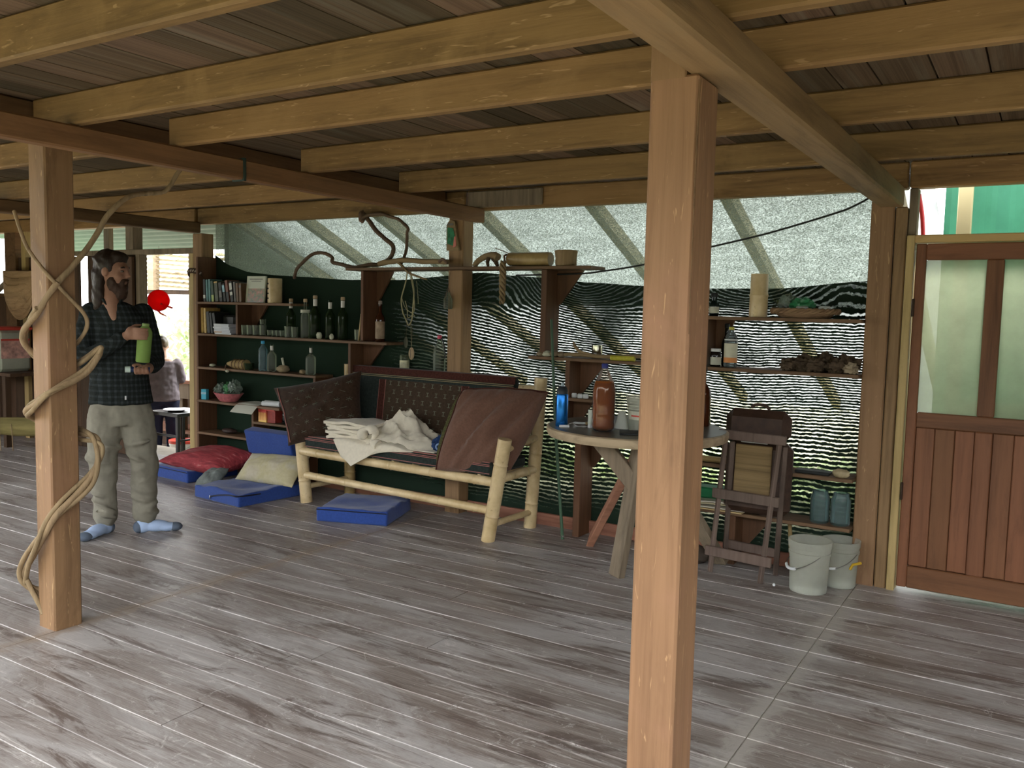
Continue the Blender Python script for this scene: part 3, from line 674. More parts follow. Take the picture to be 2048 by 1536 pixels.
# ------------------------------------------------------------------ far-left corner: fan, pail, table, log bench
e = empty('woven_fan', (-9.55, 5.22, 1.25), label='woven palm basket hanging on the dark wall behind the vine post', cat='basket')
wv = wood('woven_palm', (.26,.16,.08), (.46,.31,.16), 'X', .8, 60, None, .05, .6)
g = G()
def fan(u, v):
    x_ = -.32+u*.62; lo = .62*(1-abs(v))  # half basket, straight top and round bottom
    zt = .60; zb = .60-.52*math.sqrt(max(0, 1-((x_)/.33)**2)); return (x_, -.05-.10*math.sin(math.pi*u)*math.sin(math.pi*min(.9, v)), zb+(zt-zb)*v+.012*math.sin(v*40))
sheet(g, fan, 24, 26, .012); obj('basket_body', g, wv, e, smooth=True)
g = G(); tube(g, [(-.33, -.04, .605), (.31, -.04, .605)], .014, 8); obj('rim', g, wv, e)
st = empty('side_table', (-9.55, 5.0, 0), label='dark side table under the white storage tub at far left', cat='table'); so = (-9.55, 5.0, 0)
kbox('table_top', -10.3, -9.05, 4.78, 5.22, .75, .785, M['darkwall'], st, so)
for a in (-10.25, -9.2):
    for b_ in (4.82, 5.18): kbox('leg', a-.03, a+.03, b_-.03, b_+.03, -.01, .75, M['darkwall'], st, so)
kbox('wall_rail', -9.3, -8.7, 5.28, 5.325, .93, .97, M['table_wood'], kw_)
e = empty('storage_tub', (-9.53, 4.98, .785), label='square white storage tub with red lid and tomato label', cat='container')
g = G(); box(g, -.22, .22, -.17, .17, 0, .44, c=.03); obj('tub', g, translucent('cloudy_plastic', (.6,.62,.5), (.5,.52,.42), .3), e)
g = G(); box(g, -.235, .235, -.185, .185, .44, .475, c=.01); obj('lid', g, redp, e)
g = G(); box(g, -.18, .19, -.174, -.171, .14, .35); box(g, .221, .224, -.15, .15, .14, .35); obj('paper_label', g, plain('label_print', (.55,.32,.27), .6, .2, 0, .75, 9), e)
g = G(); box(g, -.18, .19, -.1755, -.1741, .33, .35); box(g, .2241, .2255, -.15, .15, .33, .35); obj('label_stripe', g, redp, e)
lb = empty('log_bench', (-7.95, 4.1, 0), R(42), label='rough split log bench at far left behind the vine post', cat='bench')
g = G(); tube(g, [(-.9+.13*i, .01*math.sin(i), .405+.006*math.sin(i*2)) for i in range(12)], [.082+.006*math.sin(i*1.7) for i in range(12)], 12); obj('log_seat', g, wood('mossy_log', (.12,.1,.035), (.33,.27,.1), 'X', .85, 16, None, .1, .6), lb, smooth=True)
for sx in (-.75, .45):
    for sy in (-.05, .05): g = G(); tube(g, [(sx, sy*2.2, -.005), (sx, sy, .36)], .02, 8); obj('leg', g, M['girder'], lb)
for sx in (.02, .12): g = G(); tube(g, [(sx, -.085, .44), (sx+.01, -.092, .36), (sx+.015, -.09, .2)], .004, 5); obj('string', g, M['vine'], lb)
#@@PART2
# ------------------------------------------------------------------ vine round the left post
vn = empty('twisted_vine', (-3.93, 2.28, .1), label='twisted woody vine spiralling round the left post', cat='vine'); vo = Vector((-3.93, 2.28, .1))
def strand(pts, r0, r1, par, o, mat, k=8, n=9, name='strand', wob=.006, seed=0):
    P = [p-o for p in smooth_path(pts, k)]; N = len(P)
    P = [p+Vector((mnoise.noise(p*9+Vector((seed,0,0))), mnoise.noise(p*9+Vector((0,seed,5))), mnoise.noise(p*9+Vector((9,0,seed)))))*wob for p in P]
    rad = [(r0+(r1-r0)*i/(N-1))*(1+.12*mnoise.noise(Vector((i*.35, seed, 0)))) for i in range(N)]
    g = G(); tube(g, P, rad, n); return obj(name, g, mat, par, smooth=True)
A = [(-3.74,2.93,2.29),(-3.76,2.85,2.22),(-3.79,2.78,2.11),(-3.80,2.6,2.065),(-3.81,2.5,1.975),(-3.83,2.386,1.79),(-3.84,2.25,1.632),(-3.905,2.19,1.49),(-4.02,2.19,1.40),(-4.06,2.24,1.31),(-4.02,2.38,1.24),(-3.90,2.40,1.27),(-3.81,2.43,1.33),(-3.80,2.40,1.27),(-3.835,2.36,1.20),(-3.838,2.227,1.14),(-3.93,2.19,1.075),(-4.03,2.2,1.02),(-4.05,2.3,.96),(-3.95,2.385,.92),(-3.83,2.42,.90),(-3.80,2.41,.82),(-3.825,2.376,.70),(-3.84,2.225,.56),(-3.93,2.19,.41),(-4.06,2.19,.26),(-4.085,2.21,.185),(-3.99,2.27,.13)]
strand(A[:7], .010, .014, vn, vo, M['vine'], seed=1); strand(A[6:], .014, .015, vn, vo, M['vine'], seed=1)
off = lambda a, d: [tuple(Vector(p)+Vector((d*math.cos(i*1.3), d*math.sin(i*1.3)-.008, d*math.sin(i*1.1+1)*1.4)) for i, p in enumerate(a))] if False else [Vector(p)+Vector((d*math.cos(i*1.3), d*math.sin(i*1.3)-.006, d*1.5*math.sin(i*1.1+1))) for i, p in enumerate(a)]
strand(off(A[7:], .016), .011, .012, vn, vo, M['vine'], seed=2)
strand(off(A[13:], -.018), .009, .012, vn, vo, M['vine'], seed=3)
strand([(-4.06,2.18,1.955),(-4.03,2.18,1.90),(-3.975,2.185,1.80),(-3.87,2.195,1.70),(-3.84,2.25,1.62),(-3.84,2.367,1.497),(-3.86,2.40,1.42),(-3.95,2.385,1.33)], .008, .010, vn, vo, M['vine'], seed=5)
strand([(-4.085,2.21,.185),(-4.05,2.19,.22),(-4.02,2.2,.16),(-3.97,2.22,.06)], .012, .012, vn, vo, M['vine'], seed=6)
# coil of bright string on back of post (upper left)
e = empty('string_coil', (-4.02, 2.30, 1.95), label='pale coil of string hooked high on the vine post', cat='string')
g = G()
for k in range(3): tube(g, [(-.02+.028*math.cos(t), .02*math.sin(t)+.01*k, .12+.06*k*.6+.05*math.sin(t)) for t in [i*math.pi/7 for i in range(15)]], .004, 6)
tube(g, [(-.02, 0, .2), (-.025, .01, .1), (-.015, .01, .02)], .005, 6)
obj('string_loop', g, plain('pale_string', (.65,.55,.3), .7), e, smooth=True)
g = G(); ell(g, (-.02, 0, .245), (.018, .015, .03)); obj('hook_knob', g, plain('white_knob', (.8,.8,.78), .3), e, smooth=True)

# ------------------------------------------------------------------ shelves
SD0, SD1 = 5.19, 5.40
def shelf(name, x0, x1, z, label, th=.022, y0=SD0, y1=SD1, mat=None):
    e = empty(name, ((x0+x1)/2, y1, z-th), label=label, cat='shelf'); o = e.location
    g = G(); box(g, x0-o.x, x1-o.x, y0-o.y, y1-o.y, 0, th, c=.003); obj('board', g, mat or M['shelf'], e); return e
def bracket(e, x, z0, z1, th=.028, y0=SD0+.02, y1=SD1, wing=0, wl=.14):
    """upright board (a plank on edge) with a triangular gusset beside it"""
    o = e.location; g = G(); box(g, x-o.x, x+th-o.x, y0-o.y, y1-o.y, z0-o.z, z1-o.z, c=.003); u = obj('upright', g, M['shelfZ'], e)
    if wing:
        g = G(); s = wing; prism(g, [(0, 0), (s*wl, 0), (s*.02, -min(.24, z1-z0-.02)), (0, -min(.24, z1-z0-.02))] if s > 0 else [(0, 0), (0, -.2), (s*.02, -.2), (s*wl, 0)], .02, TM((x+(th if s > 0 else 0)-o.x, y1-.03-o.y, z1-o.z)))
        obj('gusset', g, M['shelfZ'], e)
s1 = shelf('wall_shelf', -6.645, -5.42, 1.572, 'short top bookshelf beside the corner post'); bracket(s1, -6.13, 1.284, 1.55, wing=1, wl=.2)
s2 = shelf('wall_shelf', -6.645, -4.37, 1.282, 'long shelf carrying glasses and wine bottles'); bracket(s2, -4.79, .99, 1.26, wing=1, wl=.22)
s3b = shelf('wall_shelf', -4.80, -3.86, .975, 'narrow shelf behind the bench back pad', y0=5.325, y1=5.412)
s3 = shelf('wall_shelf', -6.645, -5.13, .975, 'third shelf down with bundle, bottles and mortar'); bracket(s3, -5.18, .69, .953, wing=1, wl=.15)
s4 = shelf('wall_shelf', -6.645, -5.56, .668, 'fourth shelf down with pink basket and paper'); bracket(s4, -5.93, .375, .646)
s45 = shelf('wall_shelf', -5.90, -5.25, .528, 'small low shelf holding the red and yellow box'); bracket(s45, -5.33, .0, .506)
s5 = shelf('wall_shelf', -6.645, -5.4, .370, 'lowest left shelf behind the blue backrest'); bracket(s5, -5.5, .0, .348)
g = G(); box(g, -6.65, -6.625, 5.20, 5.41, .0, 1.98, c=.003); obj('side_board', g, M['shelfZ'], kind='structure', label='upright side board of the left shelves')
sT = shelf('wall_shelf', -4.79, -2.60, 1.866, 'high shelf across the middle with driftwood and bamboo', y0=5.17); bracket(sT, -4.66, 1.285, 1.843, wing=1, wl=.17); bracket(sT, -3.0, 1.245, 1.843, .045, wing=1, wl=.2)
sM = shelf('wall_shelf', -3.08, -1.95, 1.24, 'middle shelf with sticks, stones and a tin cup'); bracket(sM, -2.79, .967, 1.218, .035, wing=1, wl=.2)
sm = shelf('wall_shelf', -2.87, -2.58, .966, 'tiny bracket shelf with white pills by the table'); bracket(sm, -2.83, .70, .944, wing=1, wl=.16)
sW = shelf('wall_shelf', -2.78, -1.9, .735, 'low shelf under the slab table against the net'); bracket(sW, -2.70, -.01, .713, .05, wing=1, wl=.2)
r1 = shelf('wall_shelf', -1.99, -.885, 1.548, 'upper right shelf with wicker tray and bamboo cup'); bracket(r1, -1.82, 1.24, 1.526, .03, wing=1, wl=.12)
r2 = shelf('wall_shelf', -1.99, -.885, 1.232, 'lower right shelf with dried clumps and jars')
r3 = shelf('wall_shelf', -1.99, -.885, .625, 'dark shelf behind the folding stand'); 
r4 = shelf('wall_shelf', -1.99, -.885, .335, 'lowest right shelf with two glass jars'); bracket(r4, -1.60, -.01, .313, .04, wing=1, wl=.2)

# ------------------------------------------------------------------ books
def book(name, x, z, t, h, d, mat, label, lean=0, y=5.23, band=None, group='books leaning on the top shelf', pages=True):
    e = empty(name, (x, y, z), label=label, cat='book', group=group); Mr = TM((0,0,0), (0, lean, 0))
    g = G(); box(g, 0, t, 0, d, 0, h, Mr, c=.002); obj('cover', g, mat, e)
    if pages:
        g = G(); box(g, .002, t-.002, .004, d-.002, .003, h+.0005, Mr); obj('pages', g, paper, e)
    for (z0, z1, mt) in band or []:
        g = G(); box(g, .0015, t-.0015, -.0015, .0, z0, z1, Mr); obj('spine_band', g, mt, e)
    return e
paper = plain('page_paper', (.62,.58,.48), .8)
P = lambda n, c, r=.5: plain(n, c, r, .3, 0, .2, 30)
bk = dict(dark=P('book_black', (.018,.02,.02)), teal=P('book_teal', (.12,.26,.27)), olive=P('book_olive', (.07,.08,.05)), green=P('book_green', (.03,.06,.035)), brown=P('book_brown', (.15,.085,.045)), red=P('book_redbrown', (.2,.075,.05)), white=P('book_white', (.6,.6,.55)), yellow=P('book_yellow', (.62,.42,.14)), grey=P('book_grey', (.14,.13,.115)), lime=P('book_lime', (.4,.5,.16)), sky=P('book_sky', (.3,.5,.6)))
B = [(-6.585,.03,.205,'dark',.04,'narrow black book nearest the corner post',[(.03,.06,bk['white'])]),(-6.545,.022,.20,'teal',.06,'first of two teal books, on the left',[]),(-6.512,.024,.205,'teal',.04,'second of two teal books, on the right',[]),(-6.47,.034,.19,'green',.12,'dark green book with lime tip at its foot',[(.0,.06,bk['lime'])]),(-6.425,.045,.185,'olive',.10,'olive book with a pale yellow top band',[(.17,.183,bk['yellow'])]),(-6.365,.04,.175,'dark',.12,'black book with thin pale lettering on the spine',[(.04,.1,bk['grey'])]),(-6.31,.032,.165,'dark',.16,'black book with sky blue streak on the spine',[(.09,.15,bk['sky'])]),(-6.265,.034,.195,'red',.17,'red brown book with dark lower spine',[(.0,.09,bk['dark'])]),(-6.215,.036,.185,'dark',.15,'black book with white patches on the spine',[(.11,.17,bk['white']),(.06,.09,bk['white'])]),(-6.17,.024,.18,'grey',.1,'grey topped thin book beside the brown ones',[]),(-6.14,.03,.17,'brown',.09,'brown book leaning right of the grey one',[]),(-6.105,.03,.168,'brown',.04,'brown book nearest the white display cover',[(.13,.15,bk['grey'])])]
for x, t, h, c, ln, lb_, bd in B: book('book', x+h*math.tan(ln)*.0, 1.572, t, h, .14, bk[c], lb_, -ln, band=bd)
# display book
e = empty('cookbook', (-5.94, 5.26, 1.572), label='pale cookbook standing face out with food picture cover', cat='book')
Mr = TM((0,0,0), (R(-6), 0, 0))
g = G(); box(g, -.115, .115, 0, .018, 0, .235, Mr, c=.002); obj('cover', g, plain('cover_cream', (.55,.58,.46), .35), e)
def cover_pic():
    mt, nt, b = newmat('food_photo_print'); n = noise_(nt, coords(nt, (1,1,1), False), 28, 3, .6); 
    c = ramp(nt, n, [(.3, (.10,.05,.03)), (.45, (.18,.2,.08)), (.58, (.4,.12,.08)), (.7, (.45,.4,.25))]); lk(nt, c, b.inputs['Base Color']); b.inputs['Roughness'].default_value = .35; return mt
g = G(); box(g, -.095, .112, -.0012, 0, .008, .125, Mr); obj('cover_picture', g, cover_pic(), e)
g = G(); box(g, -.085, .08, -.0012, 0, .205, .212, Mr); box(g, -.06, .06, -.0012, 0, .188, .193, Mr); obj('cover_lettering', g, bk['grey'], e)
g = G(); box(g, -.118, -.114, -.001, .019, 0, .235, Mr); obj('spine', g, plain('spine_white', (.7,.68,.5), .4), e)
# bamboo holder with four holes
e = empty('bamboo_holder', (-5.685, 5.26, 1.572), label='bamboo tube with four dark holes on the top bookshelf', cat='holder')
g = G(); lathe(g, [(.06, 0), (.062, .01), (.062, .2), (.06, .212), (.05, .212), (.05, .06)], 24); obj('tube', g, M['bamboo'], e, smooth=True)
for i in range(4):
    g = G(); a = R(-108); lathe(g, [(.008, 0), (.008, .004)], 10, TM((.0605*math.cos(a), .0605*math.sin(a), .04+.042*i), (0, R(90), a))); obj('hole', g, bk['dark'], e)
# second shelf books
B2 = [(-6.62,.03,.235,'yellow',.03,'tall yellow book next to the corner post',[]),(-6.575,.026,.23,'yellow',.05,'second yellow book with reddish edge',[(.0,.2,bk['yellow'])]),(-6.535,.04,.20,'dark',.1,'black folder leaning by the yellow books',[]),(-6.485,.028,.19,'dark',.14,'thin black notebook between folder and binder',[]),(-6.44,.035,.19,'dark',.18,'wide black binder leaning over the white booklets',[])]
for x, t, h, c, ln, lb_, bd in B2: book('book', x, 1.282, t, h, .17, bk[c], lb_, -ln, band=bd, group='books on the second shelf')
g = G(); box(g, -6.42, -6.25, 5.30, 5.34, 1.283, 1.455, c=.02); tag(obj('black_case', g, bk['dark']), 'black zip case standing behind the white booklets', 'case')
for i in range(7):
    e = empty('booklet', (-6.29+random.uniform(-.012, .012)+.012*i*(1 if i < 5 else .4)*0, 5.26, 1.282+.0135*i), random.uniform(-.06, .06), label=['bottom white booklet with orange print in the stack','second white booklet from the bottom of the stack','third white booklet from the bottom of the stack','middle white booklet of the stack of seven','third white booklet from the top of the stack','second white booklet from the top of the stack','topmost white booklet of the stack'][i], cat='booklet', group='stack of white booklets')
    g = G(); box(g, -.105, .105, -.07, .07, 0, .012, c=.001); obj('pages', g, plain('booklet_white', (.62,.66,.72), .5), e)
    g = G(); box(g, -.105 if i > 1 else -.10, .0, -.0712, -.07, .002, .01); obj('spine_print', g, plain('booklet_print', (.6,.36,.2) if i == 1 else (.7,.72,.75), .5), e)

# ------------------------------------------------------------------ bottles and glasses
GB = glass('green_bottle_glass', (.16,.25,.12), .02, .12); GC = glass('clear_glass', (.86,.9,.86), .02, .10); GBr = glass('brown_bottle_glass', (.16,.05,.02), .05, .5); GCc = glass('cloudy_glass', (.75,.8,.7), .04, .12)
foil = plain('foil_capsule', (.68,.66,.6), .3, .5); cork = plain('cork', (.5,.36,.22), .8); labelm = plain('pale_label', (.55,.55,.45), .6, .2, 0, .15, 20)
def bottle(name, loc, h, r, mat, label, top=None, lab=None, neck=.33, cap=None, cat='bottle', group=None, fill=None):
    e = empty(name, loc, label=label, cat=cat, group=group); g = G(); nr = r*neck
    lathe(g, [(r*.9, 0), (r, .008), (r, h*.56), (r*.93, h*.63), (r*.6, h*.70), (nr, h*.76), (nr*.95, h*.97), (nr*1.12, h*.975), (nr*1.12, h)], 20); obj('glass_body', g, mat, e, smooth=True)
    if top:
        g = G(); lathe(g, [(nr*1.14, h*.79), (nr*1.16, h*.955)], 14, None, False); obj('neck_foil', g, top, e, smooth=True)
    if lab:
        g = G(); lathe(g, [(r*1.012, h*lab[0]), (r*1.012, h*lab[1])], 20, None, False); obj('paper_label', g, lab[2], e, smooth=True)
    if cap:
        g = G(); lathe(g, [(nr*1.25, h-.012), (nr*1.25, h+.012), (nr*1.0, h+.016)], 14); obj('cap', g, cap, e, smooth=True)
    if fill:
        g = G(); lathe(g, [(r*.88, .006), (r*.96, .012), (r*.96, h*.5)], 16); obj('liquid', g, fill, e, smooth=True)
    return e
ZS = 1.2822
bottle('wine_bottle', (-5.50, 5.27, ZS), .315, .041, GB, 'green wine bottle with pale foil neck, leftmost of five', foil, cap=cork, group='wine bottles on the long shelf')
bottle('wine_bottle', (-5.33, 5.27, ZS), .315, .04, GCc, 'clear pale wine bottle, second from left of five', None, (.68, .76, labelm), cap=cork, group='wine bottles on the long shelf')
bottle('wine_bottle', (-5.235, 5.29, ZS), .345, .047, GB, 'tallest dark wine bottle, middle of five', foil, cap=cork, group='wine bottles on the long shelf')
bottle('wine_bottle', (-5.045, 5.27, ZS), .32, .041, GB, 'dark wine bottle with bare neck, fourth of five', foil, cap=None, group='wine bottles on the long shelf')
bottle('wine_bottle', (-4.905, 5.27, ZS), .335, .043, GB, 'green wine bottle with white foil, rightmost of five', foil, cap=cork, group='wine bottles on the long shelf')
bottle('beer_bottle', (-4.505, 5.27, ZS), .31, .038, GBr, 'brown bottle with tall tan label beside the red upright board', None, (.08, .52, plain('tan_label', (.34,.25,.17), .6, .2, 0, .3, 25)), cap=plain('dull_cap', (.3,.25,.22), .5))
def tumbler(x, h, r, label, y=5.25, z=ZS, mat=None, group='drinking glasses on the long shelf'):
    e = empty('drinking_glass', (x, y, z), label=label, cat='glass', group=group); g = G()
    lathe(g, [(r*.8, 0), (r*.84, .004), (r, h), (r*.93, h), (r*.76, .01), (.001, .01)], 18); obj('tumbler', g, mat or GCc, e, smooth=True)
tumbler(-6.06, .09, .03, 'slim tumbler nearest the shelf divider'); tumbler(-5.985, .09, .036, 'wide tumbler second from the shelf divider'); tumbler(-5.905, .092, .038, 'cloudy tumbler third from the shelf divider')
tumbler(-5.825, .095, .032, 'stacked tumbler fourth from the divider'); tumbler(-5.825, .05, .028, 'small glass set on top of the fourth tumbler', z=ZS+.0955)
for x, lb_ in ((-5.74, 'short dark shot glass right of the tumblers'), (-5.68, 'first of three squat shot glasses'), (-5.635, 'second of three squat shot glasses'), (-5.585, 'third of three squat shot glasses')): tumbler(x, .055, .024, lb_, mat=GCc)
tumbler(-5.475, .095, .034, 'tall tumbler standing before the leftmost wine bottle', y=5.215); tumbler(-5.40, .09, .03, 'tumbler beside the clear wine bottle', y=5.215)
tumbler(-4.72, .09, .032, 'lone tumbler by the leaning stick')
stone = plain('white_stone', (.55,.55,.42), .6, .3, 0, .2, 20, .003)
def rock(name, c, r, label, mat=stone, cat='stone', group=None, amp=.25, seed=0):
    g = G(); ell(g, (0, 0, r[2]*.92), r, None, 14, 9, amp, 2.2, seed); o = obj(name, g, mat, smooth=True, label=label, cat=cat, group=group); o.location = c; return o
rock('pale_stone', (-5.12, 5.22, ZS), (.028,.02,.03), 'white pebble between middle and fourth wine bottle', seed=3); rock('pale_stone', (-4.98, 5.22, ZS), (.022,.018,.025), 'white pebble between fourth and rightmost wine bottle', seed=5)
g = G(); tube(g, [(-4.70, 5.235, ZS), (-4.655, 5.215, 1.50)], [.008, .006], 8); obj('leaning_stick', g, M['bamboo_dk'], smooth=True, label='short stick leaning on the red upright board', cat='stick')
# third shelf
ZT = .9752
rock('cotton_ball', (-6.50, 5.26, ZT), (.035,.025,.015), 'tiny white lump near the corner on the third shelf')
e = empty('woven_bundle', (-6.14, 5.24, ZT), label='rolled woven palm bundle lying on the third shelf', cat='bundle')
g = G(); N = 40; tube(g, [(-.13+.25*i/N, 0, .042) for i in range(N+1)], [(.014+.03*min(1, i/N*2.2))*(1+.07*math.sin(i*1.6)) for i in range(N+1)], 14); obj('bundle_body', g, wood('palm_wrap', (.22,.14,.05), (.5,.36,.17), 'Z', .7, 12, None, .1, .4), e, smooth=True)
for i in range(4):
    g = G(); x = -.03+.045*i; lathe(g, [(.047, -.006), (.05, 0), (.047, .006)], 18, TM((x, 0, .042), (0, R(90), 0)), False); obj('binding_ring', g, bk['brown'], e, smooth=True)
g = G(); tube(g, [(-.12, -.03, .03), (-.10, -.055, -.005), (-.08, -.06, -.03)], .006, 6); obj('loose_cord', g, M['vine_dk'], e)
rock('cord_bead', (-6.20, 5.175, .945), (.02,.015,.012), 'white bead on the cord hanging off the third shelf')
e = empty('water_bottle', (-5.835, 5.26, ZT), label='clear water bottle with blue cap on the third shelf', cat='bottle')
g = G(); lathe(g, [(.034,0),(.04,.01),(.04,.06),(.036,.07),(.04,.08),(.04,.15),(.037,.16),(.04,.17),(.038,.19),(.015,.225),(.014,.24)], 18); obj('plastic_body', g, glass('pet_bluish', (.55,.72,.75), .05, .18), e, smooth=True)
g = G(); lathe(g, [(.017,.238),(.017,.262),(.014,.265)], 14); obj('cap', g, plain('sky_blue_cap', (.07,.42,.7), .4), e, smooth=True)
bottle('clear_flask', (-5.735, 5.27, ZT), .235, .042, GCc, 'clear flask with foil neck right of the water bottle', foil, neck=.3)
bottle('clear_flask', (-5.265, 5.27, ZT), .235, .044, GCc, 'clear flask with foil neck at the end of the third shelf', foil, neck=.25)
e = empty('mortar', (-5.585, 5.26, ZT), label='rough stone mortar with a pestle stick standing in it', cat='mortar')
g = G(); ell(g, (0,0,.03), (.06,.05,.034), None, 16, 10, .2, 2.5, 4); obj('stone_bowl', g, plain('tan_stone', (.33,.26,.16), .8, .2, 0, .25, 25, .004), e, smooth=True)
g = G(); tube(g, [(.01,0,.05),(-.012,0,.125)], [.009,.011], 8); obj('pestle', g, stone, e, smooth=True)
tumbler(-6.0, .06, .045, 'dark bowl glass between bundle and water bottle', mat=GB, z=ZT, group='glasses on the third shelf'); 
rock('tan_seed', (-5.34, 5.25, ZT), (.03,.025,.02), 'tan seed beside the end flask', plain('seed_tan', (.3,.22,.12), .7))
e = empty('candle_jar', (-4.33, 5.366, ZT), label='glass candle jar with painted label behind the bench back', cat='jar')
g = G(); lathe(g, [(.036,0),(.038,.005),(.038,.2),(.034,.205),(.034,.02)], 18); obj('jar', g, GCc, e, smooth=True)
g = G(); lathe(g, [(.0385,.1),(.0385,.165)], 18, None, False); obj('painted_label', g, plain('candle_label', (.62,.6,.4), .5, .3, 0, .35, 18), e, smooth=True)
e = empty('glass_jug', (-3.985, 5.366, ZT), label='large clear jug with pink stopper and dark tube', cat='jug')
g = G(); lathe(g, [(.042,0),(.046,.01),(.05,.22),(.046,.27),(.02,.32),(.014,.35)], 20); obj('jug_body', g, GCc, e, smooth=True)
g = G(); lathe(g, [(.018,.348),(.018,.372),(.012,.376)], 12); obj('stopper', g, plain('pink_stopper', (.75,.12,.2), .5), e, smooth=True)
g = G(); tube(g, smooth_path([(.01,0,.36),(.04,-.01,.33),(.066,-.02,.26),(.068,-.02,.2)]), .005, 6); obj('tube', g, bk['dark'], e, smooth=True)
# fourth shelf
ZF = .6682
g = G(); box(g, -.028, .028, -.02, .02, 0, .095, c=.002); e = empty('blue_carton', (-6.585, 5.24, ZF), .2, label='small bright blue carton at the left end of the fourth shelf', cat='carton'); obj('carton', g, plain('carton_blue', (.06,.40,.55), .5), e)
g = G(); box(g, -.028, .028, -.0212, -.0202, .05, .07); obj('carton_print', g, bk['sky'], e)
e = empty('pink_basket', (-6.30, 5.27, ZF), label='pink plastic basket on the fourth shelf', cat='basket')
g = G(); lathe(g, [(.09,0),(.10,.004),(.165,.075),(.172,.08),(.162,.078),(.094,.01),(.001,.01)], 26, TM((0,0,0),(0,0,0),(1,.6,1))); obj('bowl', g, plain('pink_plastic', (.52,.16,.17), .5, .3, 0, .25, 40), e, smooth=True)
bagm = glass('crinkled_bag', (.6,.72,.62), .2, .35)
for i, (bx, bz, rr, mt, lb_) in enumerate([(-.09,.10,(.075,.06,.055),bagm,'crinkled clear bag in the left of the pink basket'), (.02,.115,(.06,.055,.06),plain('green_bag', (.05,.2,.07), .35, .5, 0, .4, 12),'green plastic bag in the middle of the pink basket'), (.085,.12,(.065,.06,.075),bagm,'knotted clear bag on the right of the pink basket')]):
    g = G(); ell(g, (0,0,0), rr, None, 22, 14, .5, 4, i+2); o = obj('plastic_bag', g, mt, label=lb_, cat='bag'); o.location = (-6.30+bx, 5.27, ZF+bz)
g = G(); sheet(g, lambda u, v: (-6.14+.26*u+.06*v+.02*u*v, 5.36-.26*v, .672+.012*math.sin(u*3.1)*(1-v)-(.11*max(0, v-.55)**1.2*1.6)), 14, 18, .0015); obj('paper_sheet', g, plain('paper_white', (.66,.66,.56), .7), smooth=True, label='curled white paper sheet draping over the fourth shelf', cat='paper')
for i, (a, b_, lb_) in enumerate([((-5.84,5.29,.690),(-5.67,5.31,.690),'rear white paper roll on the fourth shelf'), ((-5.80,5.225,.692),(-5.62,5.26,.692),'front white paper roll on the fourth shelf')]):
    g = G(); tube(g, [a, b_], .022, 16); obj('paper_roll', g, plain('roll_white', (.75,.78,.78), .6), smooth=False, label=lb_, cat='paper roll')
e = empty('tea_box', (-5.74, 5.27, .5282), label='red and yellow cardboard box on the small low shelf', cat='box')
g = G(); box(g, -.10, .0, -.06, .06, 0, .105, c=.002)
def fade():
    mt, nt, b = newmat('red_yellow_print'); tc = nd(nt, 'ShaderNodeTexCoord'); sp = nd(nt, 'ShaderNodeSeparateXYZ'); lk(nt, tc.outputs['Object'], sp.inputs[0])
    lk(nt, ramp(nt, math_(nt, 'MULTIPLY', sp.outputs[2], 9.5), [(.1, (.85,.55,.12)), (.45, (.8,.3,.07)), (.9, (.65,.06,.04))]), b.inputs['Base Color']); b.inputs['Roughness'].default_value = .4; return mt
obj('printed_face', g, fade(), e)
g = G(); box(g, .002, .10, -.05, .06, 0, .11, c=.002); obj('red_half', g, plain('box_red', (.3,.04,.03), .5, .3, 0, .3, 25), e)
g = G(); box(g, -.10, .10, -.06, .06, .1055, .118, c=.002); obj('lid_flap', g, redp, e)
for k in range(3):
    g = G(); box(g, -.095+.032*k, -.07+.032*k, -.0615, -.0602, .018, .085); obj('printed_strip', g, plain('strip_orange', (.85,.42,.12), .5), e)
bottle('black_bottle', (-5.55, 5.27, .5282), .15, .04, glass('black_glass', (.02,.02,.02), .06, .7), 'squat black bottle with pale cap by the red box', None, neck=.4, cap=plain('grey_cap', (.4,.4,.38), .4))
g = G(); ell(g, (0,0,.026), (.09,.05,.026), None, 16, 8, .1, 2, 1); o = obj('cloth_roll', g, P('dark_cloth_roll', (.05,.03,.025)), smooth=True, label='dark cloth roll lying on the lowest left shelf', cat='cloth'); o.location = (-6.3, 5.28, .3702)
# woven band on the corner post
e = empty('woven_band', (-6.72, 5.262, 1.80), label='patterned woven headband hooked on the corner post', cat='headband')
g = G(); sheet(g, lambda u, v: (.085*math.sin((u-.5)*3.0)*1.05+.01, -.012-.05*math.cos((u-.5)*3.0), .03+.05*v-.035*(2*u-1)**2), 22, 3, .008); obj('band', g, plain('band_weave', (.07,.045,.03), .8, .1, 0, .6, 90), e, smooth=True)
g = G()
for i in range(9):
    u = .08+.105*i; box(g, -.006, .006, -.004, .0, -.012, .012, TM((.085*math.sin((u-.5)*3)*1.05+.01, -.019-.05*math.cos((u-.5)*3), .055-.035*(2*u-1)**2), (0, R(45), (u-.5)*3)))
obj('band_pattern', g, plain('band_thread', (.4,.33,.27), .8), e)

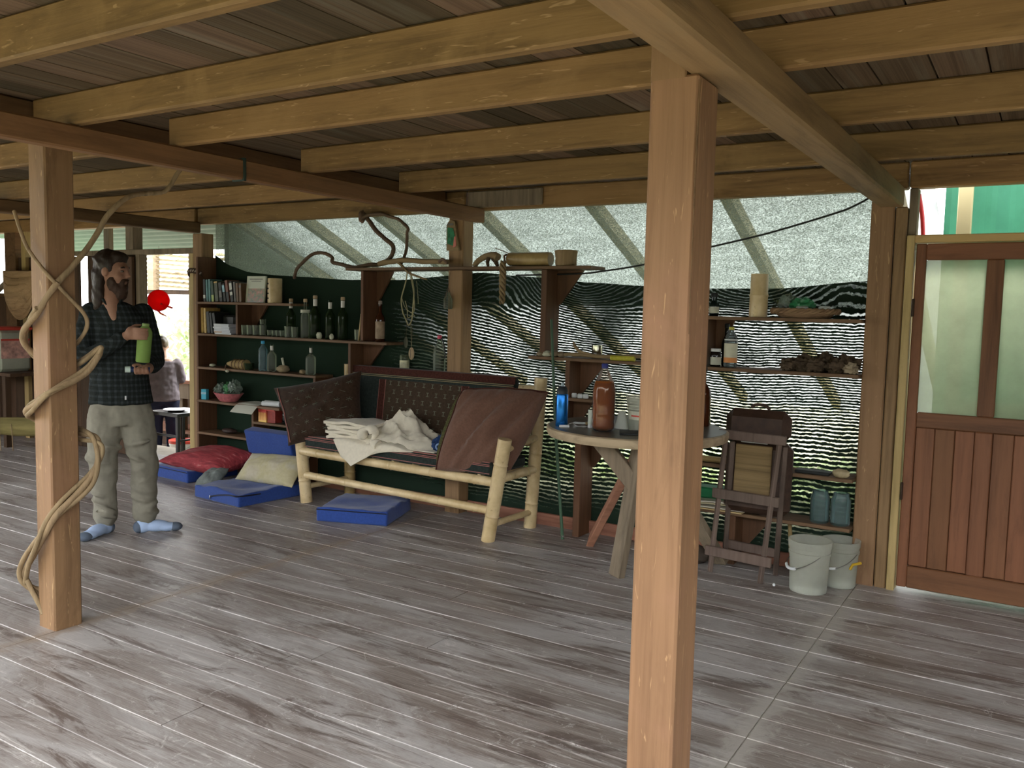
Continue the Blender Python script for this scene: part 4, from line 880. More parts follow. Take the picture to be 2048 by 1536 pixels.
# ------------------------------------------------------------------ high shelf things
ZH = 1.8662
e = empty('gnarled_vine', (-4.65, 5.26, ZH), label='dark gnarled vine looping above the high shelf', cat='vine'); o = e.location
px = [(-5.43,1.80),(-5.38,1.86),(-5.27,1.95),(-5.20,2.0),(-5.10,2.0),(-5.02,1.96),(-4.99,1.925),(-4.90,1.905),(-4.76,1.885),(-4.62,1.89),(-4.50,1.91),(-4.40,1.955),(-4.355,2.02),(-4.36,2.06),(-4.42,2.10),(-4.52,2.17),(-4.60,2.24),(-4.66,2.285),(-4.675,2.30)]
strand([(x, 5.24-.03*math.sin(i), z-.008) for i, (x, z) in enumerate(px)], .014, .019, e, o, M['vine_dk'], k=5, seed=11, name='stem', wob=.012)
px = [(-4.66,2.255),(-4.61,2.285),(-4.52,2.295),(-4.41,2.28),(-4.31,2.245),(-4.25,2.215),(-4.205,2.195),(-4.19,2.17),(-4.225,2.14),(-4.245,2.10),(-4.25,2.02),(-4.26,1.94),(-4.265,1.90)]
strand([(x, 5.24-.03*math.cos(i), z-.01) for i, (x, z) in enumerate(px)], .013, .012, e, o, M['vine_dk'], k=5, seed=13, name='branch', wob=.012)
g = G(); ell(g, (-.02, -.03, .405), (.03,.03,.05), None, 12, 8, .4, 3, 2); obj('knot', g, M['vine_dk'], e, smooth=True)
e = empty('driftwood_branch', (-4.1, 5.24, ZH), label='pale driftwood branch lying on the high shelf left of the post', cat='driftwood'); o = e.location
strand([(-4.46,5.20,1.895),(-4.38,5.21,1.91),(-4.25,5.21,1.92),(-4.08,5.21,1.912),(-3.9,5.21,1.905),(-3.80,5.21,1.905)], .022, .018, e, o, M['drift'], k=6, seed=17, name='limb', n=12)
strand([(-4.27,5.20,1.90),(-4.20,5.17,1.865),(-4.12,5.155,1.82),(-4.02,5.15,1.79),(-3.95,5.15,1.77)], .012, .006, e, o, M['drift'], k=5, seed=19, name='twig')
strand([(-3.87,5.19,1.905),(-3.83,5.18,1.925),(-3.79,5.18,1.895)], .012, .009, e, o, M['vine_dk'], k=4, seed=21, name='root_stub')
e = empty('driftwood_root', (-3.47, 5.25, ZH), label='knobbly brown root standing like an animal on the high shelf', cat='driftwood'); o = e.location
strand([(-3.585,5.24,1.872),(-3.54,5.24,1.905),(-3.48,5.24,1.94),(-3.42,5.25,1.945),(-3.385,5.25,1.93)], .018, .03, e, o, M['drift'], k=6, seed=23, name='root_body', n=12, wob=.02)
strand([(-3.43,5.25,1.93),(-3.40,5.24,1.90),(-3.38,5.23,1.872)], .022, .012, e, o, M['drift_dk'], k=5, seed=25, name='root_leg')
strand([(-3.45,5.22,1.93),(-3.455,5.21,1.90),(-3.44,5.20,1.874)], .016, .01, e, o, M['drift_dk'], k=5, seed=27, name='root_leg')
e = empty('bamboo_log', (-3.12, 5.25, ZH), label='thick bamboo log lying on the high shelf', cat='bamboo')
g = G(); tube(g, [(-.16,-.02,.052),(-.15,-.02,.052),(.14,.0,.05),(.17,.0,.05)], [.043,.048,.05,.047], 20); obj('log', g, M['bamboo_dk'], e, smooth=True)
g = G(); lathe(g, [(.001,0),(.04,.001),(.04,.003)], 16, TM((-.1605,-.02,.052),(0,R(-90),0))); obj('dark_end', g, bk['brown'], e)
g = G(); tube(g, [(-.15,-.03,.09),(-.20,-.04,.11),(-.26,-.05,.13)], .003, 5); obj('twig', g, M['vine_dk'], e)
e = empty('dried_braid', (-3.28, 5.15, 1.60), label='dried braided pod hanging in front of the high shelf', cat='braid')
for k in range(3):
    g = G(); tube(g, [(.016*math.cos(i*.7+k*2.1)*(1 if i < 24 else .5), -.0+.014*math.sin(i*.7+k*2.1), .30-.0125*i) for i in range(25)], [.013*(1-.4*abs(i-10)/14) for i in range(25)], 8); obj('strand', g, M['drift'], e, smooth=True)
g = G(); tube(g, [(0, .02, .30), (-.01, .03, .34), (-.01, .06, .35)], .008, 6); obj('tie', g, M['vine_dk'], e)
e = empty('stump_cup', (-2.835, 5.26, ZH), label='squat bark covered stump cup at the right of the high shelf', cat='cup')
g = G(); lathe(g, [(.072,0),(.076,.02),(.074,.06),(.079,.10),(.077,.108),(.062,.106),(.06,.04),(.001,.03)], 22); g.v = [(x*(1+.05*mnoise.noise(Vector((x*40,y*40,z*12)))), y*(1+.05*mnoise.noise(Vector((x*40,y*40,z*12)))), z) for x, y, z in g.v]; obj('bark_body', g, wood('stump_bark', (.17,.11,.055), (.36,.26,.14), 'Z', .85, 40, None, .05, .6), e, smooth=True)
# painted wood on post
e = empty('painted_bark', (-3.78, 5.262, 1.99), label='painted driftwood tile with green and pink colours on the wall post', cat='ornament')
pt = [(-.06,0),(.05,.0),(.035,.09),(.01,.215),(-.035,.225),(-.062,.19)]
g = G(); prism(g, pt, .022, TM((0,-.024,0))); obj('bark_plate', g, M['drift'], e)
g = G(); prism(g, [(-.05,.05),(.0,.035),(.018,.1),(-.002,.165),(-.05,.17)], .004, TM((0,-.0285,0))); obj('green_paint', g, plain('paint_green', (.02,.16,.07), .5, .3, 0, .5, 40), e)
g = G(); prism(g, [(.002,.02),(.03,.03),(.026,.105),(.012,.10)], .004, TM((0,-.029,0))); obj('pink_paint', g, plain('paint_pink', (.6,.2,.16), .5), e)
g = G(); box(g, -.055,.0,-.0275,-.024,.185,.2); obj('grey_paint', g, bk['grey'], e)
# hanging bottle on post, cords, pods, cable
e = empty('hanging_bottle', (-3.815, 5.235, 1.555), label='small clear bottle in a string cradle hung on the wall post', cat='bottle')
g = G(); lathe(g, [(.03,0),(.035,.008),(.035,.075),(.014,.105),(.013,.125)], 16); obj('glass_body', g, GCc, e, smooth=True)
g = G()
for k in range(4): tube(g, [(.036*math.cos(k*1.57), .0+.036*math.sin(k*1.57), .01), (.036*math.cos(k*1.57), .036*math.sin(k*1.57), .075), (0, 0, .165)], .0018, 5)
tube(g, [(0,0,.165),(0,.03,.30)], .002, 5); obj('string_cradle', g, M['vine_dk'], e)
e = empty('cord_loop', (-4.27, 5.34, 1.45), label='pale cord loops hanging under the high shelf', cat='cord')
cordm = plain('pale_cord', (.42,.38,.22), .8)
def cl(pts, r=.004): g = G(); tube(g, smooth_path(pts, 6), r, 6); obj('cord', g, cordm, e, smooth=True)
cl([(-.02,0,.39),(-.04,0,.3),(-.07,-.01,.18),(-.065,0,.08),(-.03,.01,.0),(0,.0,-.03),(.03,0,.02),(.04,0,.12),(.045,0,.25),(.01,0,.39)], .0055)
cl([(0,0,.38),(.045,-.01,.25),(.055,0,.12),(.03,.01,.06),(-.01,0,.03),(-.02,0,.1),(-.04,0,.16)], .003)
cl([(-.08,0,.2),(-.06,.01,.13),(-.02,0,.09),(.04,0,.06),(.06,0,.04)], .0025); cl([(.07,0,.32),(.085,0,.22),(.09,0,.14)], .002); cl([(.02,0,.0),(.025,0,-.12),(.03,0,-.2)], .002)
for (x, z, rr, c, lb_) in [(-4.325,1.283,(.02,.012,.045),(.13,.13,.09),'dark oval pod hanging above the candle jar'), (-4.268,1.195,(.027,.014,.05),(.52,.38,.24),'pale split pod hanging beside the candle jar')]:
    e = empty('hanging_pod', (x, 5.375, z), label=lb_, cat='pod'); g = G(); ell(g, (0,0,0), rr); obj('pod_shell', g, plain('pod', c, .6), e, smooth=True)
    g = G(); ell(g, (0,-rr[1]*.8,0), (rr[0]*.25,.004,rr[2]*.75)); obj('split', g, P('pod_split', tuple(v*.45 for v in c)), e)
    g = G(); tube(g, [(0,0,rr[2]*.9),(0,.01,.22)], .0015, 5); obj('thread', g, M['vine_dk'], e)
g = G(); tube(g, smooth_path([(-.895,5.38,2.265),(-.98,5.37,2.215),(-1.1,5.37,2.17),(-1.5,5.36,2.06),(-1.9,5.36,1.975),(-2.3,5.36,1.88),(-2.62,5.36,1.835),(-2.8,5.36,1.82),(-3.3,5.36,1.81)]), .006, 6); obj('power_cable', g, plain('black_cable', (.012,.012,.012), .5), smooth=True, label='thin black cable strung across the upper net', cat='cable')

# ------------------------------------------------------------------ middle shelf (sticks, stones, cup)
ZM = 1.2402
e = empty('forked_stick', (-2.55, 5.23, ZM), label='long forked stick lying along the middle shelf', cat='stick'); o = e.location
strand([(-2.80,5.21,1.262),(-2.70,5.21,1.268),(-2.62,5.21,1.26),(-2.45,5.205,1.262),(-2.3,5.20,1.268),(-2.1,5.20,1.28)], .013, .014, e, o, M['drift'], k=5, seed=31, name='stem')
strand([(-2.67,5.21,1.265),(-2.715,5.21,1.315),(-2.735,5.21,1.35)], .012, .006, e, o, M['drift'], k=4, seed=33, name='fork')
strand([(-2.73,5.21,1.33),(-2.68,5.21,1.29),(-2.60,5.21,1.268)], .009, .012, e, o, M['drift'], k=4, seed=34, name='fork')
for i, (x, r_, lb_) in enumerate([(-3.0,.022,'brown pebble at the left end of the middle shelf'),(-2.945,.026,'white pebble second from left on the middle shelf'),(-2.885,.03,'lumpy tan stone in the middle of the pebbles'),(-2.83,.024,'dark pebble beside the forked stick')]):
    rock('pebble', (x, 5.22, ZM), (r_*1.3, r_, r_*.8), lb_, stone if i == 1 else P('pebble_tan', (.25,.19,.12)), seed=i+40)
e = empty('tin_cup', (-2.60, 5.31, ZM), label='shiny metal cup on the middle shelf', cat='cup')
g = G(); lathe(g, [(.034,0),(.036,.004),(.038,.09),(.036,.09),(.033,.006),(.001,.005)], 20); obj('cup_body', g, plain('polished_steel', (.75,.75,.68), .18, metal=1), e, smooth=True)
e = empty('yellow_tube', (-2.35, 5.185, ZM), label='yellow tube lying on the edge of the middle shelf', cat='tube')
g = G(); tube(g, [(-.085,0,.017),(.085,0,.017)], .017, 14); obj('tube_body', g, plain('yellow_label', (.5,.46,.05), .5, .3, 0, .2, 40), e, smooth=False)
for k, (x, y_, lb_) in enumerate([(-2.73,5.24,'left white pill jar on the tiny bracket shelf'),(-2.68,5.23,'middle white pill jar on the tiny bracket shelf'),(-2.64,5.235,'right white pill jar on the tiny bracket shelf')]):
    g = G(); lathe(g, [(.017,0),(.019,.004),(.019,.024),(.014,.03)], 12); o = obj('pill_jar', g, whitep, smooth=True, label=lb_, cat='jar'); o.location = (x, y_, .9662)
rock('net_pebble', (-2.72, 5.22, .7352), (.03,.02,.016), 'grey pebble on the low shelf under the slab table', P('grey_pebble', (.3,.3,.28)), seed=9)

# ------------------------------------------------------------------ right shelves
ZR = 1.5482
bottle('dark_bottle', (-1.775, 5.27, ZR), .13, .03, glass('dark_glass', (.02,.04,.035), .06, .6), 'small dark bottle at the left end of the upper right shelf', None, (.15, .45, labelm), neck=.6, cap=bk['dark'])
e = empty('bamboo_cup', (-1.497, 5.27, ZR), label='tall bamboo cup on the upper right shelf', cat='cup')
g = G(); lathe(g, [(.055,0),(.055,.01),(.054,.12),(.057,.128),(.057,.134),(.053,.142),(.052,.262),(.044,.262),(.044,.15),(.001,.14)], 24); obj('bamboo_body', g, M['bamboo'], e, smooth=True)
e = empty('wicker_tray', (-1.22, 5.275, ZR), label='woven wicker tray on the upper right shelf', cat='tray')
wk = wood('wicker', (.15,.085,.045), (.34,.22,.125), 'X', .8, 50, None, .05, .7)
g = G(); lathe(g, [(.13,0),(.15,.004),(.19,.045),(.195,.052),(.185,.05),(.14,.01),(.001,.008)], 30, TM((0,0,0),(0,0,0),(1,.55,1))); obj('tray_base', g, wk, e, smooth=True)
for k in range(3):
    g = G(); N = 70; tube(g, [((.19+.008*math.cos(i*.9+k*2.1))*math.cos(2*math.pi*i/N), .55*(.19+.008*math.cos(i*.9+k*2.1))*math.sin(2*math.pi*i/N), .04+.011*math.sin(i*.9+k*2.1)) for i in range(N+1)], .009, 7); obj('rim_braid', g, wk, e, smooth=True)
g = G(); ell(g, (0,0,0), (.07,.05,.045), None, 24, 14, .5, 4, 8); o = obj('green_bag', g, plain('green_plastic', (.03,.2,.08), .35, .5, 0, .4, 14), label='green plastic bag in the wicker tray', cat='bag', smooth=True); o.location = (-1.24, 5.28, ZR+.075)
g = G(); ell(g, (0,0,0), (.05,.035,.055), None, 22, 14, .55, 4, 9); o = obj('clear_bag', g, bagm, label='crumpled clear bag in the wicker tray', cat='bag'); o.location = (-1.33, 5.29, ZR+.08)
for x, lb_, y_ in ((-1.225, 'left white jar lid in the wicker tray', 5.225), (-1.10, 'right white jar lid in the wicker tray', 5.235)):
    g = G(); lathe(g, [(.035,0),(.035,.014),(.03,.017)], 18, TM((0,0,0),(R(12),0,0))); o = obj('jar_lid', g, whitep, smooth=True, label=lb_, cat='lid'); o.location = (x, y_, ZR+.052)
leafm = plain('dry_leaf', (.09,.11,.055), .7, .2, 0, .4, 20)
e = empty('dried_herbs', (-1.36, 5.3, ZR+.03), label='dark dried herb leaves sticking out of the wicker tray', cat='herbs')
for i in range(14):
    a = random.uniform(0, 6.28); d = Vector((math.cos(a)*.07, math.sin(a)*.03, random.uniform(.02, .09))); g = G()
    sheet(g, lambda u, v, d=d: d*(u*1.1)+Vector((.0, .02*math.sin(u*3), .0))+Vector((-d.y, d.x*.3, .012))*((v-.5)*1.0*math.sin(math.pi*(.1+.85*u))*1.2), 5, 2, .001); obj('leaf', g, leafm, e)
ZQ = 1.2322
e = empty('jam_jar', (-1.745, 5.25, ZQ), label='dark jam jar with white label and white lid', cat='jar')
g = G(); lathe(g, [(.03,0),(.033,.006),(.033,.08),(.028,.095)], 18); obj('jar', g, glass('jam_glass', (.03,.02,.02), .05, .6), e, smooth=True)
g = G(); lathe(g, [(.0335,.012),(.0335,.06)], 18, None, False); obj('label', g, labelm, e, smooth=True)
g = G(); lathe(g, [(.031,.095),(.031,.112),(.028,.114)], 18); obj('lid', g, whitep, e, smooth=True)
bottle('tall_dark_bottle', (-1.705, 5.33, ZQ), .255, .028, glass('dark_glass_b', (.02,.02,.02), .05, .6), 'tall slim dark bottle behind the jam jar', None, neck=.45, cap=bk['dark'])
e = empty('juice_bottle', (-1.652, 5.255, ZQ), label='plastic bottle with cream and orange label and yellow cap', cat='bottle')
g = G(); lathe(g, [(.036,0),(.04,.008),(.04,.165),(.034,.18),(.038,.19),(.015,.225),(.014,.235)], 20); obj('plastic_body', g, glass('pet_grey', (.45,.5,.5), .06, .3), e, smooth=True)
g = G(); lathe(g, [(.0408,.03),(.0408,.15)], 20, None, False); obj('cream_label', g, plain('label_cream', (.62,.6,.45), .45, .3, 0, .15, 15), e, smooth=True)
g = G(); lathe(g, [(.0412,.03),(.0412,.062)], 20, None, False); obj('orange_label', g, plain('label_orange', (.7,.28,.09), .45), e, smooth=True)
g = G(); lathe(g, [(.0412,.168),(.0412,.176)], 20, None, False); obj('white_ring', g, whitep, e, smooth=True)
g = G(); lathe(g, [(.017,.234),(.017,.25),(.012,.252)], 12); obj('cap', g, plain('cap_yellow', (.55,.5,.08), .4), e, smooth=True)
clump = plain('dried_fungus', (.085,.06,.04), .9, .1, 0, .5, 30, .01)
for i, (x, y_, z, r_, lb_) in enumerate([(-1.295,5.25,0,.04,'dried dark clump at the left end of the lower right shelf'),(-1.22,5.27,.0,.055,'second dried clump from the left, arched'),(-1.14,5.24,0,.045,'third dried clump, low and pale edged'),(-1.09,5.30,.01,.06,'fourth dried clump standing at the back'),(-1.02,5.25,0,.048,'fifth dried clump near the wall post'),(-.965,5.28,.035,.055,'tallest dried clump beside the wall post'),(-.935,5.225,0,.035,'small pale dried clump at the right end')]):
    g = G(); ell(g, (0,0,r_*.8), (r_*1.15, r_*.8, r_*.9), None, 20, 14, .8, 3.2, i+60); o = obj('dried_clump', g, clump if i != 6 else P('pale_clump', (.3,.24,.16)), smooth=True, label=lb_, cat='fungus', group='dried clumps on the lower right shelf'); o.location = (x, y_, ZQ+z*.3)
g = G(); ell(g, (0,0,.025), (.05,.03,.027), None, 16, 10, .25, 2.5, 71); o = obj('wood_block', g, P('block_tan', (.42,.34,.2)), smooth=True, label='tan chunk at the right end of the dark shelf', cat='wood'); o.location = (-.955, 5.22, .6252)
g = G(); box(g, -.10, .10, -.04, .04, 0, .02, c=.004); o = obj('dark_tray', g, bk['dark'], label='flat dark tray on the shelf behind the folding stand', cat='tray'); o.location = (-1.12, 5.26, .6252)
g = G(); tube(g, [(-.16,0,.02),(.16,0,.02)], .02, 10); o = obj('cane_roll', g, M['bamboo_dk'], label='cane piece on the dark shelf right of the centre post', cat='cane'); o.location = (-1.8, 5.24, .6252)
for x, lb_ in ((-1.075, 'left of two large glass jars on the lowest right shelf'), (-.957, 'right of two large glass jars on the lowest right shelf')):
    e = empty('glass_jar', (x, 5.275, .3352), label=lb_, cat='jar', group='large glass jars on the lowest right shelf')
    g = G(); lathe(g, [(.05,0),(.056,.01),(.056,.07),(.053,.08),(.056,.09),(.056,.15),(.045,.175),(.045,.19),(.041,.19),(.041,.175),(.05,.15),(.05,.014),(.001,.01)], 22); obj('jar', g, glass('blue_grey_glass', (.6,.75,.74), .04, .14), e, smooth=True)
for i in range(4):
    g = G(); sheet(g, lambda u, v, i=i: (-.19+.38*u, -.11+.2*v, .006+.011*i+.012*math.sin(u*3.1)*(i > 1)), 10, 2, .008); o = obj('magazine', g, plain('magazine_paper', [(.6,.45,.22),(.66,.62,.5),(.62,.55,.34),(.7,.66,.55)][i], .5), smooth=True, label=['bottom magazine of the pile beside the folding stand','second magazine from the bottom of the pile','third magazine of the pile, curled','top pale magazine of the pile'][i], cat='magazine', group='magazines on the lowest right shelf'); o.location = (-1.70+.01*i, 5.27, .3352+.002*i); o.rotation_euler = (0, 0, .04*i)
g = G(); box(g, -.16, .13, -.06, .06, 0, .07, c=.01); o = obj('green_box', g, plain('green_box', (.02,.2,.08), .5), label='green box lying on the magazine pile', cat='box'); o.location = (-1.76, 5.29, .392)
g = G(); ell(g, (0,0,.035), (.06,.04,.036), None, 16, 10, .3, 4, 77); o = obj('metal_grinder', g, plain('dark_steel', (.12,.12,.12), .35, metal=.8), smooth=True, label='small dark metal grinder beside the magazines', cat='tool'); o.location = (-1.45, 5.24, .3352)
#@@PART3
# ------------------------------------------------------------------ bamboo bench
bn = empty('bamboo_bench', (-3.97, 5.0, 0), label='pale bamboo bench with dark woven cushions against the net wall', cat='bench'); bo = Vector((-3.97, 5.0, 0))
def bam(name, a, b_, r, nodes=None, mat=None, par=bn, o=bo, **k):
    g = G(); bamboo(g, Vector(a)-o, Vector(b_)-o, r, nodes, **k); return obj(name, g, mat or M['bamboo'], par, smooth=True)
bam('leg', (-4.89, 4.855, 0), (-4.99, 4.86, .70), .047, 2); bam('leg', (-3.105, 4.76, 0), (-2.985, 4.76, .705), .047, 2)
bam('leg', (-4.865, 5.325, 0), (-4.865, 5.315, 1.085), .047, 3, M['bamboo_dk']); bam('leg', (-3.065, 5.25, 0), (-3.0, 5.245, 1.085), .046, 3)
bam('seat_rail', (-4.93, 4.84, .41), (-3.04, 4.765, .405), .033, 5); bam('foot_rail', (-4.90, 4.85, .222), (-3.08, 4.77, .208), .029, 6)
bam('seat_rail', (-4.87, 5.29, .41), (-3.04, 5.22, .405), .033, 5); bam('back_rail', (-4.865, 5.30, 1.0), (-3.01, 5.235, 1.0), .028, 5); bam('back_rail', (-4.865, 5.30, .62), (-3.03, 5.235, .62), .028, 5)
bam('side_rail', (-4.885, 4.88, .13), (-4.865, 5.30, .13), .022, 2); bam('side_rail', (-3.08, 4.79, .115), (-3.055, 5.23, .115), .022, 2)
bam('arm_rail', (-3.0, 4.79, .63), (-3.02, 5.22, .66), .026, 2); bam('arm_rail', (-4.97, 4.88, .63), (-4.87, 5.30, .66), .026, 2)
bam('side_rail', (-3.03, 4.79, .43), (-3.03, 5.22, .43), .03, 2); bam('side_rail', (-4.92, 4.87, .43), (-4.87, 5.29, .43), .03, 2)
for i in range(9):
    t = (i+.5)/9; x = -4.85+t*1.75; bam('slat', (x, 4.84-.07*t, .438), (x+.01, 5.28-.065*t, .438), .012, 1, n=8)
sf = dict(dk=plain('cushion_darkgreen', (.022,.030,.027), .9, .1, 0, .3, 60, .002, .1), br=plain('cushion_brown', (.05,.032,.02), .9, .1, 0, .25, 60, .002, .1), red=plain('cushion_red_border', (.058,.018,.013), .9, .1, 0, .4, 80, .002, .1), line=plain('pink_thread', (.34,.14,.12), .9), gold=plain('gold_thread', (.30,.25,.14), .9), mot=plain('pale_embroidery', (.14,.15,.11), .9))
seat = empty('bench_seat_pad', (-3.97, 5.0, .447), label='dark green striped seat pad lying on the bamboo bench', cat='cushion'); so_ = Vector((-3.97, 5.0, .447))
sk = -.042  # bench runs slightly skew to the wall
def skb(g, x0, x1, y0, y1, z0, z1, o, c=0):
    g0 = G(); box(g0, x0, x1, y0, y1, z0, z1, c=c); g.add([(x-o.x, y+(x+3.97)*sk-o.y, z-o.z) for x, y, z in g0.v], g0.f)
g = G(); skb(g, -4.88, -3.08, 4.775, 5.24, .447, .534, so_, .018); obj('pad', g, sf['dk'], seat)
g = G(); skb(g, -4.865, -3.095, 4.80, 5.20, .5325, .5365, so_); obj('brown_panel', g, sf['br'], seat)
for zz, nm in ((.522, 'sf'), (.512, 'sg'), (.462, 'sh')):
    g = G(); skb(g, -4.87, -3.09, 4.7735, 4.776, zz-.002, zz+.002, so_); obj('stripe', g, sf['line'], seat)
for yy in (4.79, 4.805):
    g = G(); skb(g, -4.86, -3.1, yy-.002, yy+.002, .532, .5372, so_); obj('stripe', g, sf['line'], seat)
back = empty('bench_back_pad', (-3.97, 5.2, .52), label='dark embroidered back pad leaning on the bamboo bench', cat='cushion'); ko_ = Vector((-3.97, 5.2, .52))
def bkb(g, x0, x1, z0, z1, d0, d1, c=0, sag=True):
    g0 = G()
    if c: box(g0, x0, x1, d0, d1, z0, z1, c=c)
    else:
        n = max(1, int((x1-x0)/.1))
        for i in range(n): box(g0, x0+(x1-x0)*i/n, x0+(x1-x0)*(i+1)/n, d0, d1, z0, z1)
    L = []
    for x, y, z in g0.v:
        t = (x+3.97)/.82; y2 = 5.14+y+(z-.52)*.13+(x+3.97)*sk
        L.append((x-ko_.x, y2-ko_.y, z-ko_.z))
    g.add(L, g0.f)
g = G(); bkb(g, -4.80, -3.17, .525, 1.075, 0, .07, .02); obj('pad', g, sf['dk'], back)
g = G(); bkb(g, -4.80, -3.17, 1.03, 1.078, -.004, .0); obj('border_red', g, sf['red'], back)
g = G(); bkb(g, -4.80, -3.17, 1.078, 1.082, -.003, .072); obj('border_top', g, sf['red'], back)
for z in (1.024, 1.012): g = G(); bkb(g, -4.79, -3.18, z-.002, z+.002, -.005, -.001); obj('gold_line', g, sf['gold'], back)
g = G(); bkb(g, -4.42, -3.60, .53, .99, -.003, .0); obj('centre_panel', g, sf['br'], back)
for x in (-4.42, -3.60):
    g = G(); bkb(g, x-.035, x+.025, .53, .99, -.005, -.001); obj('border_red', g, sf['red'], back)
    for d in (-.037, .027): g = G(); bkb(g, x+d-.0015, x+d+.0015, .53, .99, -.006, -.001); obj('thread_line', g, sf['line'], back)
g = G(); bkb(g, -3.24, -3.17, .53, 1.01, -.004, 0); obj('border_red', g, sf['red'], back)
g = G(); k = 0
for r_ in range(7):
    z = .57+.066*r_
    for c_ in range(9):
        x = -4.34+.085*c_+(.042 if r_ % 2 else 0)
        if x > -3.64: continue
        for (a, b_, d, e2) in ((-.013,.013,.012,.016),(-.013,.013,-.016,-.012),(-.003,.003,-.014,.014)): bkb(g, x+a, x+b_, z+d, z+e2, -.005, -.0035)
obj('embroidery', g, sf['mot'], back, kind='stuff')

def qpillow(name, C, t, mat, label, seed=0, n=26, wr=.02, cat='pillow', fold=None, ear=.05, rnd_=.0):
    """stuffed pillow between four 3-D corners C = BL, BR, TR, TL"""
    BL, BR, TR, TL = [Vector(c) for c in C]; cen = (BL+BR+TR+TL)/4; base = Vector((cen.x, cen.y, min(c.z for c in (BL,BR,TR,TL))))
    e = empty(name, base, label=label, cat=cat); nrm = (BR-BL+TR-TL).cross(TL-BL+TR-BR).normalized(); vv = []; ff = []
    for s in (1, -1):
        for i in range(n+1):
            for j in range(n+1):
                u = i/n; v = j/n; a = 2*u-1; b_ = 2*v-1
                a_, bb = a*(1-rnd_*b_*b_), b_*(1-rnd_*a*a); uu = .5+a_/2*(1-ear*(1-b_*b_)); v2 = .5+bb/2*(1-ear*(1-a*a))
                p = BL*(1-uu)*(1-v2)+BR*uu*(1-v2)+TR*uu*v2+TL*(1-uu)*v2
                h = ((1-abs(a)**2.5)*(1-abs(b_)**2.5))**.5
                w_ = mnoise.noise(Vector((u*3+seed, v*3, seed)))+.5*mnoise.noise(Vector((u*8+seed, v*8, 2)))
                if fold: w_ += fold*mnoise.noise(Vector((u*7-v*3+seed, v*1.2, 5)))
                vv.append(p-base+nrm*(s*(t/2*h+.003)+wr*w_*(.25+.75*h)))
    K = (n+1)**2
    for s in range(2):
        for i in range(n):
            for j in range(n):
                a = s*K+i*(n+1)+j; q = (a, a+n+1, a+n+2, a+1); ff.append(q if s == 0 else q[::-1])
    bd = [(i, 0) for i in range(n)]+[(n, j) for j in range(n)]+[(i, n) for i in range(n, 0, -1)]+[(0, j) for j in range(n, 0, -1)]
    for k in range(len(bd)):
        a = bd[k]; b_ = bd[(k+1) % len(bd)]; A_ = a[0]*(n+1)+a[1]; B_ = b_[0]*(n+1)+b_[1]; ff.append((A_, A_+K, B_+K, B_))
    g = G(); g.add(vv, ff); o = obj('pillow_body', g, mat, e, smooth=True); e['_n'] = n
    return e, vv, n, nrm
def on_pillow(info, u, v, lift=.004):
    e, vv, n, nrm = info; fu, fv = u*n, v*n; i, j = min(int(fu), n-1), min(int(fv), n-1); a, b_ = fu-i, fv-j
    q = lambda i_, j_: Vector(vv[i_*(n+1)+j_])
    return (q(i,j)*(1-a)*(1-b_)+q(i+1,j)*a*(1-b_)+q(i,j+1)*(1-a)*b_+q(i+1,j+1)*a*b_)+nrm*lift
pl = qpillow('embroidered_pillow', [(-5.01,4.775,.45),(-4.47,5.05,.575),(-4.59,5.15,1.05),(-5.31,4.90,.88)], .21, plain('pillow_dark_brown', (.042,.024,.015), .9, .1, 0, .3, 50, .002, .15), 'dark brown embroidered pillow leaning at the left end of the bench', 3, wr=.03, ear=.07)
g = G(); random.seed(21)
for r_ in range(6):
    for c_ in range(6):
        u = .14+.14*c_+(.07 if r_ % 2 else 0); v = .12+.14*r_
        if u > .93: continue
        for du, dv in ((.035,.012), (.03,-.02), (.012,.035)):
            if random.random() < .75:
                p0 = on_pillow(pl, u-du, v-dv); p1 = on_pillow(pl, u+du, v+dv); tube(g, [p0, p0.lerp(p1,.5)+Vector((0,-.002,0)), p1], .0016, 4)
obj('embroidery', g, sf['mot'], pl[0], kind='stuff')
g = G(); tube(g, [on_pillow(pl, .05, t, .006) for t in [.03+.94*i/20 for i in range(21)]], .004, 6); obj('piping', g, sf['line'], pl[0])
pr = qpillow('brown_pillow', [(-3.53,4.70,.43),(-2.99,4.86,.47),(-2.84,5.12,1.02),(-3.46,4.93,1.01)], .2, plain('pillow_mauve_brown', (.165,.088,.062), .9, .1, 0, .12, 70, .002, .2), 'rusty brown pillow slumped at the right end of the bench', 8, wr=.03, fold=2.6, ear=.0, rnd_=.05)
g = G(); n = 24
sheet(g, lambda u, v: on_pillow(pr, .0, v, -.002)+Vector((-.045*u*(1-abs(2*v-1)**3)-.0, .02*u, .0)), 6, n, .006); obj('green_edging', g, plain('edging_green', (.075,.075,.03), .9, .1, 0, .7, 120), pr[0])
g = G(); tube(g, [on_pillow(pr, .012, i/20, .004) for i in range(21)], .006, 6); obj('red_piping', g, sf['red'], pr[0])
g = G(); tube(g, [on_pillow(pr, i/20, .985, .004) for i in range(21)], .007, 6); obj('top_piping', g, sf['red'], pr[0])
